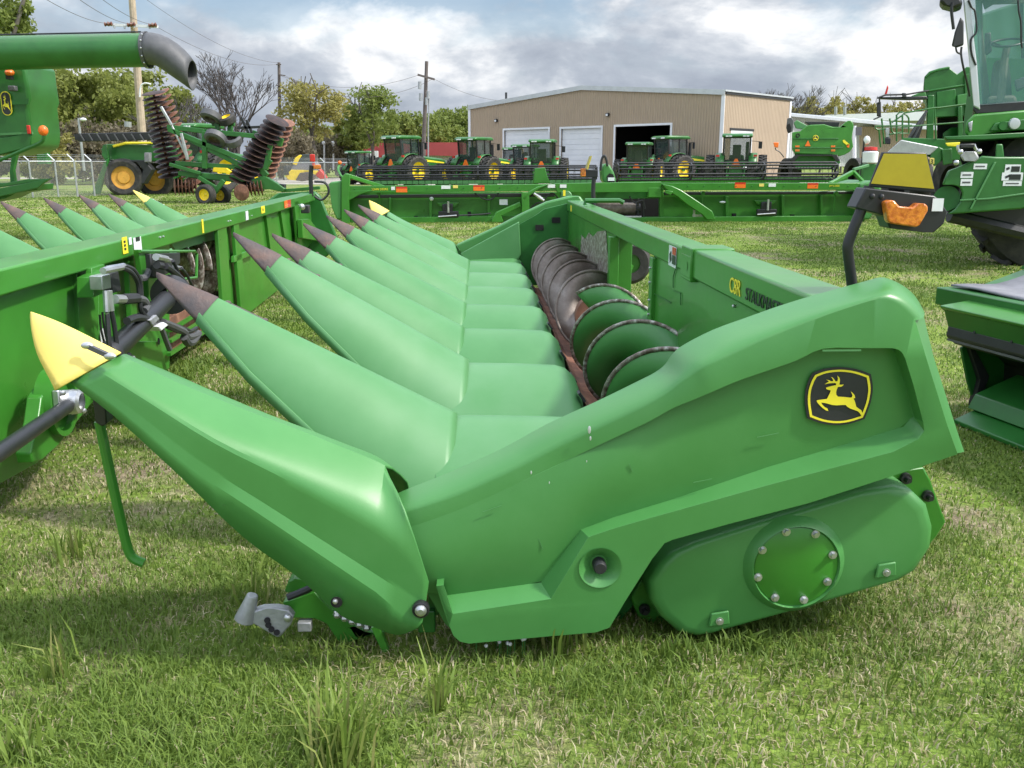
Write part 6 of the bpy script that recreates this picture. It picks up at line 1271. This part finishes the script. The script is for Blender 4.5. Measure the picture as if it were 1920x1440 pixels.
for k, (px, s_, lb_) in enumerate(((1545, 1.0, 'sparse tree above the combine at the shed'), (1585, .95, 'sparse tree beside the roof vents of the warehouse'), (1625, 1.02, 'sparse tree left of the cotton picker boom tip'), (1668, .96, 'sparse tree under the cotton picker boom'), (1715, 1.0, 'sparse tree close to the cotton picker chamber'), (1760, 1.05, 'sparse tree hidden behind the cotton picker chamber'))):
    t = dup(p3); t.location = at(px, 150+k*2); t.scale = (s_, s_, s_); t.rotation_euler = (0, 0, k*1.9); tag(t, lb_)
# far wood that reads as one mass
nr = np.random.default_rng(99); cx = [(x, 185+nr.random()*40, 1.2+nr.random()*5.5*(1 if x > -60 else 1.7)) for x in np.arange(-190, 230, 2.0)]
v, f, t = leaves(cx, 60, 3.2, .42, nr); wo = bpy.data.objects.new('woodland', mesh_np('woodland', v, f, t, LDARK)); C.objects.link(wo); tag(wo, 'far belt of woodland along the horizon', 'woodland', kind='stuff')
# ================================================================ utility poles, wires, fence, lamps
PW = mat('pale_pole_wood', (.42, .34, .25), .85, var=.15, vscale=3); PD_ = mat('dark_pole_wood', (.13, .11, .10), .85, var=.2, vscale=3); BRNI = mat('brown_insulator', (.14, .05, .03), .3)
def pole(label, top, bot, d, r_, m, arms=()):
    a, b = W(*top, d), W(*bot, d); b.z = 0; o = empty('utility_pole', b, 0, label, 'utility pole', 'utility poles'); off(MB().cyl(b, a, r_*1.15, r_*.8, 10).build('pole', m, None), o); return o
pA = pole('tall pale wooden utility pole rising behind the black spout', (243, -60), (272, 330), 56, .22, PW)
ca, cb_ = W(200, 46, 55.7), W(296, 50, 55.7); ar = off(MB().bar(ca, cb_, .12, .14).build('crossarm', WHITE, None), pA)
for px, py in ((203,45),(246,46),(286,47)): MB().lathe([(-.25,.02),(-.2,.13),(-.1,.07),(0,.14),(.1,.07),(.2,.13),(.25,.02)], W(px, py, 55.6), (1, 0, .1), 10).build('insulator', BRNI, ar)
for px, py in ((215,53),(234,54),(281,54),(252,52)): MB().cyl(W(px, py, 55.6), W(px-1, py-6, 55.6), .05, n=6).build('fuse', GALV, ar)
off(MB().tube(spline([W(262,182,55.6), W(264,162,55.6), W(272,156,55.6), W(283,158,55.6)], 4), .05, 6).build('pole_bracket', WHITE, None), pA)
off(MB().cyl(W(240,238,55.6), W(240,228,55.6), .2, n=10).build('meter_can', GALV, None), pA)
pB = pole('thin dark utility pole left of the yellow-green oak', (523, 117), (525, 320), 92, .17, PD_)
for a, b in (((518,121),(527,121)), ((523,140),(535,142)), ((518,160),(524,160))): off(MB().bar(W(*a, 91.8), W(*b, 91.8), .1, .1).build('crossarm', PD_, None), pB)
pC = pole('dark utility pole with crossarm and transformers left of the tan shop', (800, 115), (792, 320), 88, .2, PD_)
off(MB().bar(W(783, 140, 87.7), W(815, 149, 87.7), .16, .18).build('crossarm', PD_, None), pC)
for px, py in ((787,160),(789,182),(800,190),(803,178)): off(MB().cyl(W(px, py+7, 87.6), W(px, py-7, 87.6), .16, n=8).build('transformer', GALV, None), pC)
off(MB().tube([W(805,180,87.6), W(803,230,87.6), W(803,310,87.6)], .07, 6).build('conduit', GALV, None), pC)
pole('short thin utility pole in the trees left of the small red-roofed house', (631, 235), (633, 318), 110, .14, PD_)
lpst = empty('lamp_post', W(157, 330, 60), 0, 'slim white lamp post in front of the dark trees', 'lamp post'); off(MB().cyl(W(158, 320, 60), W(147, 222, 60), .09, .07, 8).build('post', GALV, None), lpst); off(MB().ball(W(156, 224, 60), .14, 8, 5, (1.6, 1, .8)).build('lamp_head', WHITE, None), lpst); off(MB().bar(W(147, 222, 60), W(156, 222, 60), .05, .05).build('lamp_arm', GALV, None), lpst)
for px in (608, 625): 
    lp = empty('lamp_post', W(px, 320, 98), 0, 'slim white post in the gap behind the track loader, %s' % ('farther left' if px == 608 else 'nearer the small house'), 'lamp post'); off(MB().cyl(W(px, 318, 98), W(px, 266, 98), .1, n=6).build('post', DOORM, None), lp); off(MB().ball(W(px-1, 268, 98), .2, 8, 5).build('lamp_head', DOORM, None), lp)
def wire(a, b, sag, label, r_=.012):
    a, b = Vector(a), Vector(b); P = [a.lerp(b, k/20)+Vector((0, 0, -sag*4*(k/20)*(1-k/20))) for k in range(21)]; tag(MB().tube(P, r_, 4).build('power_line', PD_, None), label, 'wire', 'power lines')
wire(W(203,44,55.6), W(40,-30,30), .25, 'power line from the left insulator up to the top left corner'); wire(W(246,45,55.6), W(110,-30,30), .25, 'power line from the middle insulator up and left out of view'); wire(W(287,46,55.6), W(180,-10,36), .2, 'power line from the right insulator up and left out of view')
wire(W(290,48,55.6), W(523,120,92), .8, 'power line running from the pale pole down to the thin dark pole'); wire(W(262,-10,56), W(523,118,92), .8, 'highest power line sloping down toward the thin dark pole'); wire(W(523,141,92), W(784,141,88), 1.1, 'upper power line between the two dark poles', .014); wire(W(535,142,92), W(812,148,88), 1.8, 'lower power line between the two dark poles', .014); wire(W(814,148,88), W(960,190,100), .5, 'power line from the transformer pole toward the tan shop', .014)
LINK = mat('chain_link', (.4, .42, .42), .5, metal=.5, alpha=.22)
fn = empty('chain_link_fence', G(60, 370), 0, 'galvanised chain link fence with slanted barbed wire arms at the far left', 'fence')
fx = [(-30, 372), (62, 371), (110, 370), (146, 369), (178, 368), (300, 362), (420, 356), (520, 350), (610, 346), (660, 344)]
fp = [G(*q) for q in fx]
for k, p in enumerate(fp):
    t = p+Vector((0, 0, 1.55)); po_ = off(MB().cyl(p, t, .04, n=6).build('fence_post', GALV, None), fn); MB().cyl(t, t+Vector((-.28, 0, .28)), .025, n=5).build('barb_arm', DOORM, po_)
    if k:
        q = fp[k-1]; off(MB().cyl(q+Vector((0, 0, 1.52)), p+Vector((0, 0, 1.52)), .028, n=5).build('top_rail', GALV, None), fn)
        off(MB().face([q, p, p+Vector((0, 0, 1.52)), q+Vector((0, 0, 1.52))]).build('chain_mesh', LINK, None, smooth=0), fn)
        for dz in (1.62, 1.72, 1.8): off(MB().cyl(q+Vector((-(dz-1.52), 0, dz)), p+Vector((-(dz-1.52), 0, dz)), .007, n=3, caps=False).build('barbed_wire', GALV, None), fn)
hop = empty('seed_hopper', W(76, 300, 50), 0, 'small dark green hopper with yellow top band beyond the left combine', 'hopper'); off(MB().prism([W(*q, 50) for q in ((68,231),(92,231),(94,245),(72,245))], (0, .8, 0)).build('hopper_box', GDARK, None, bevel=.03), hop); off(MB().prism([W(*q, 49.9) for q in ((66,224),(91,224),(92,231),(67,231))], (0, 1, 0)).build('hopper_band', YEL, None, bevel=.03), hop); off(MB().box(W(80, 275, 50.4), (.5, .5, 1.8)).build('hopper_leg', GDARK, None), hop)
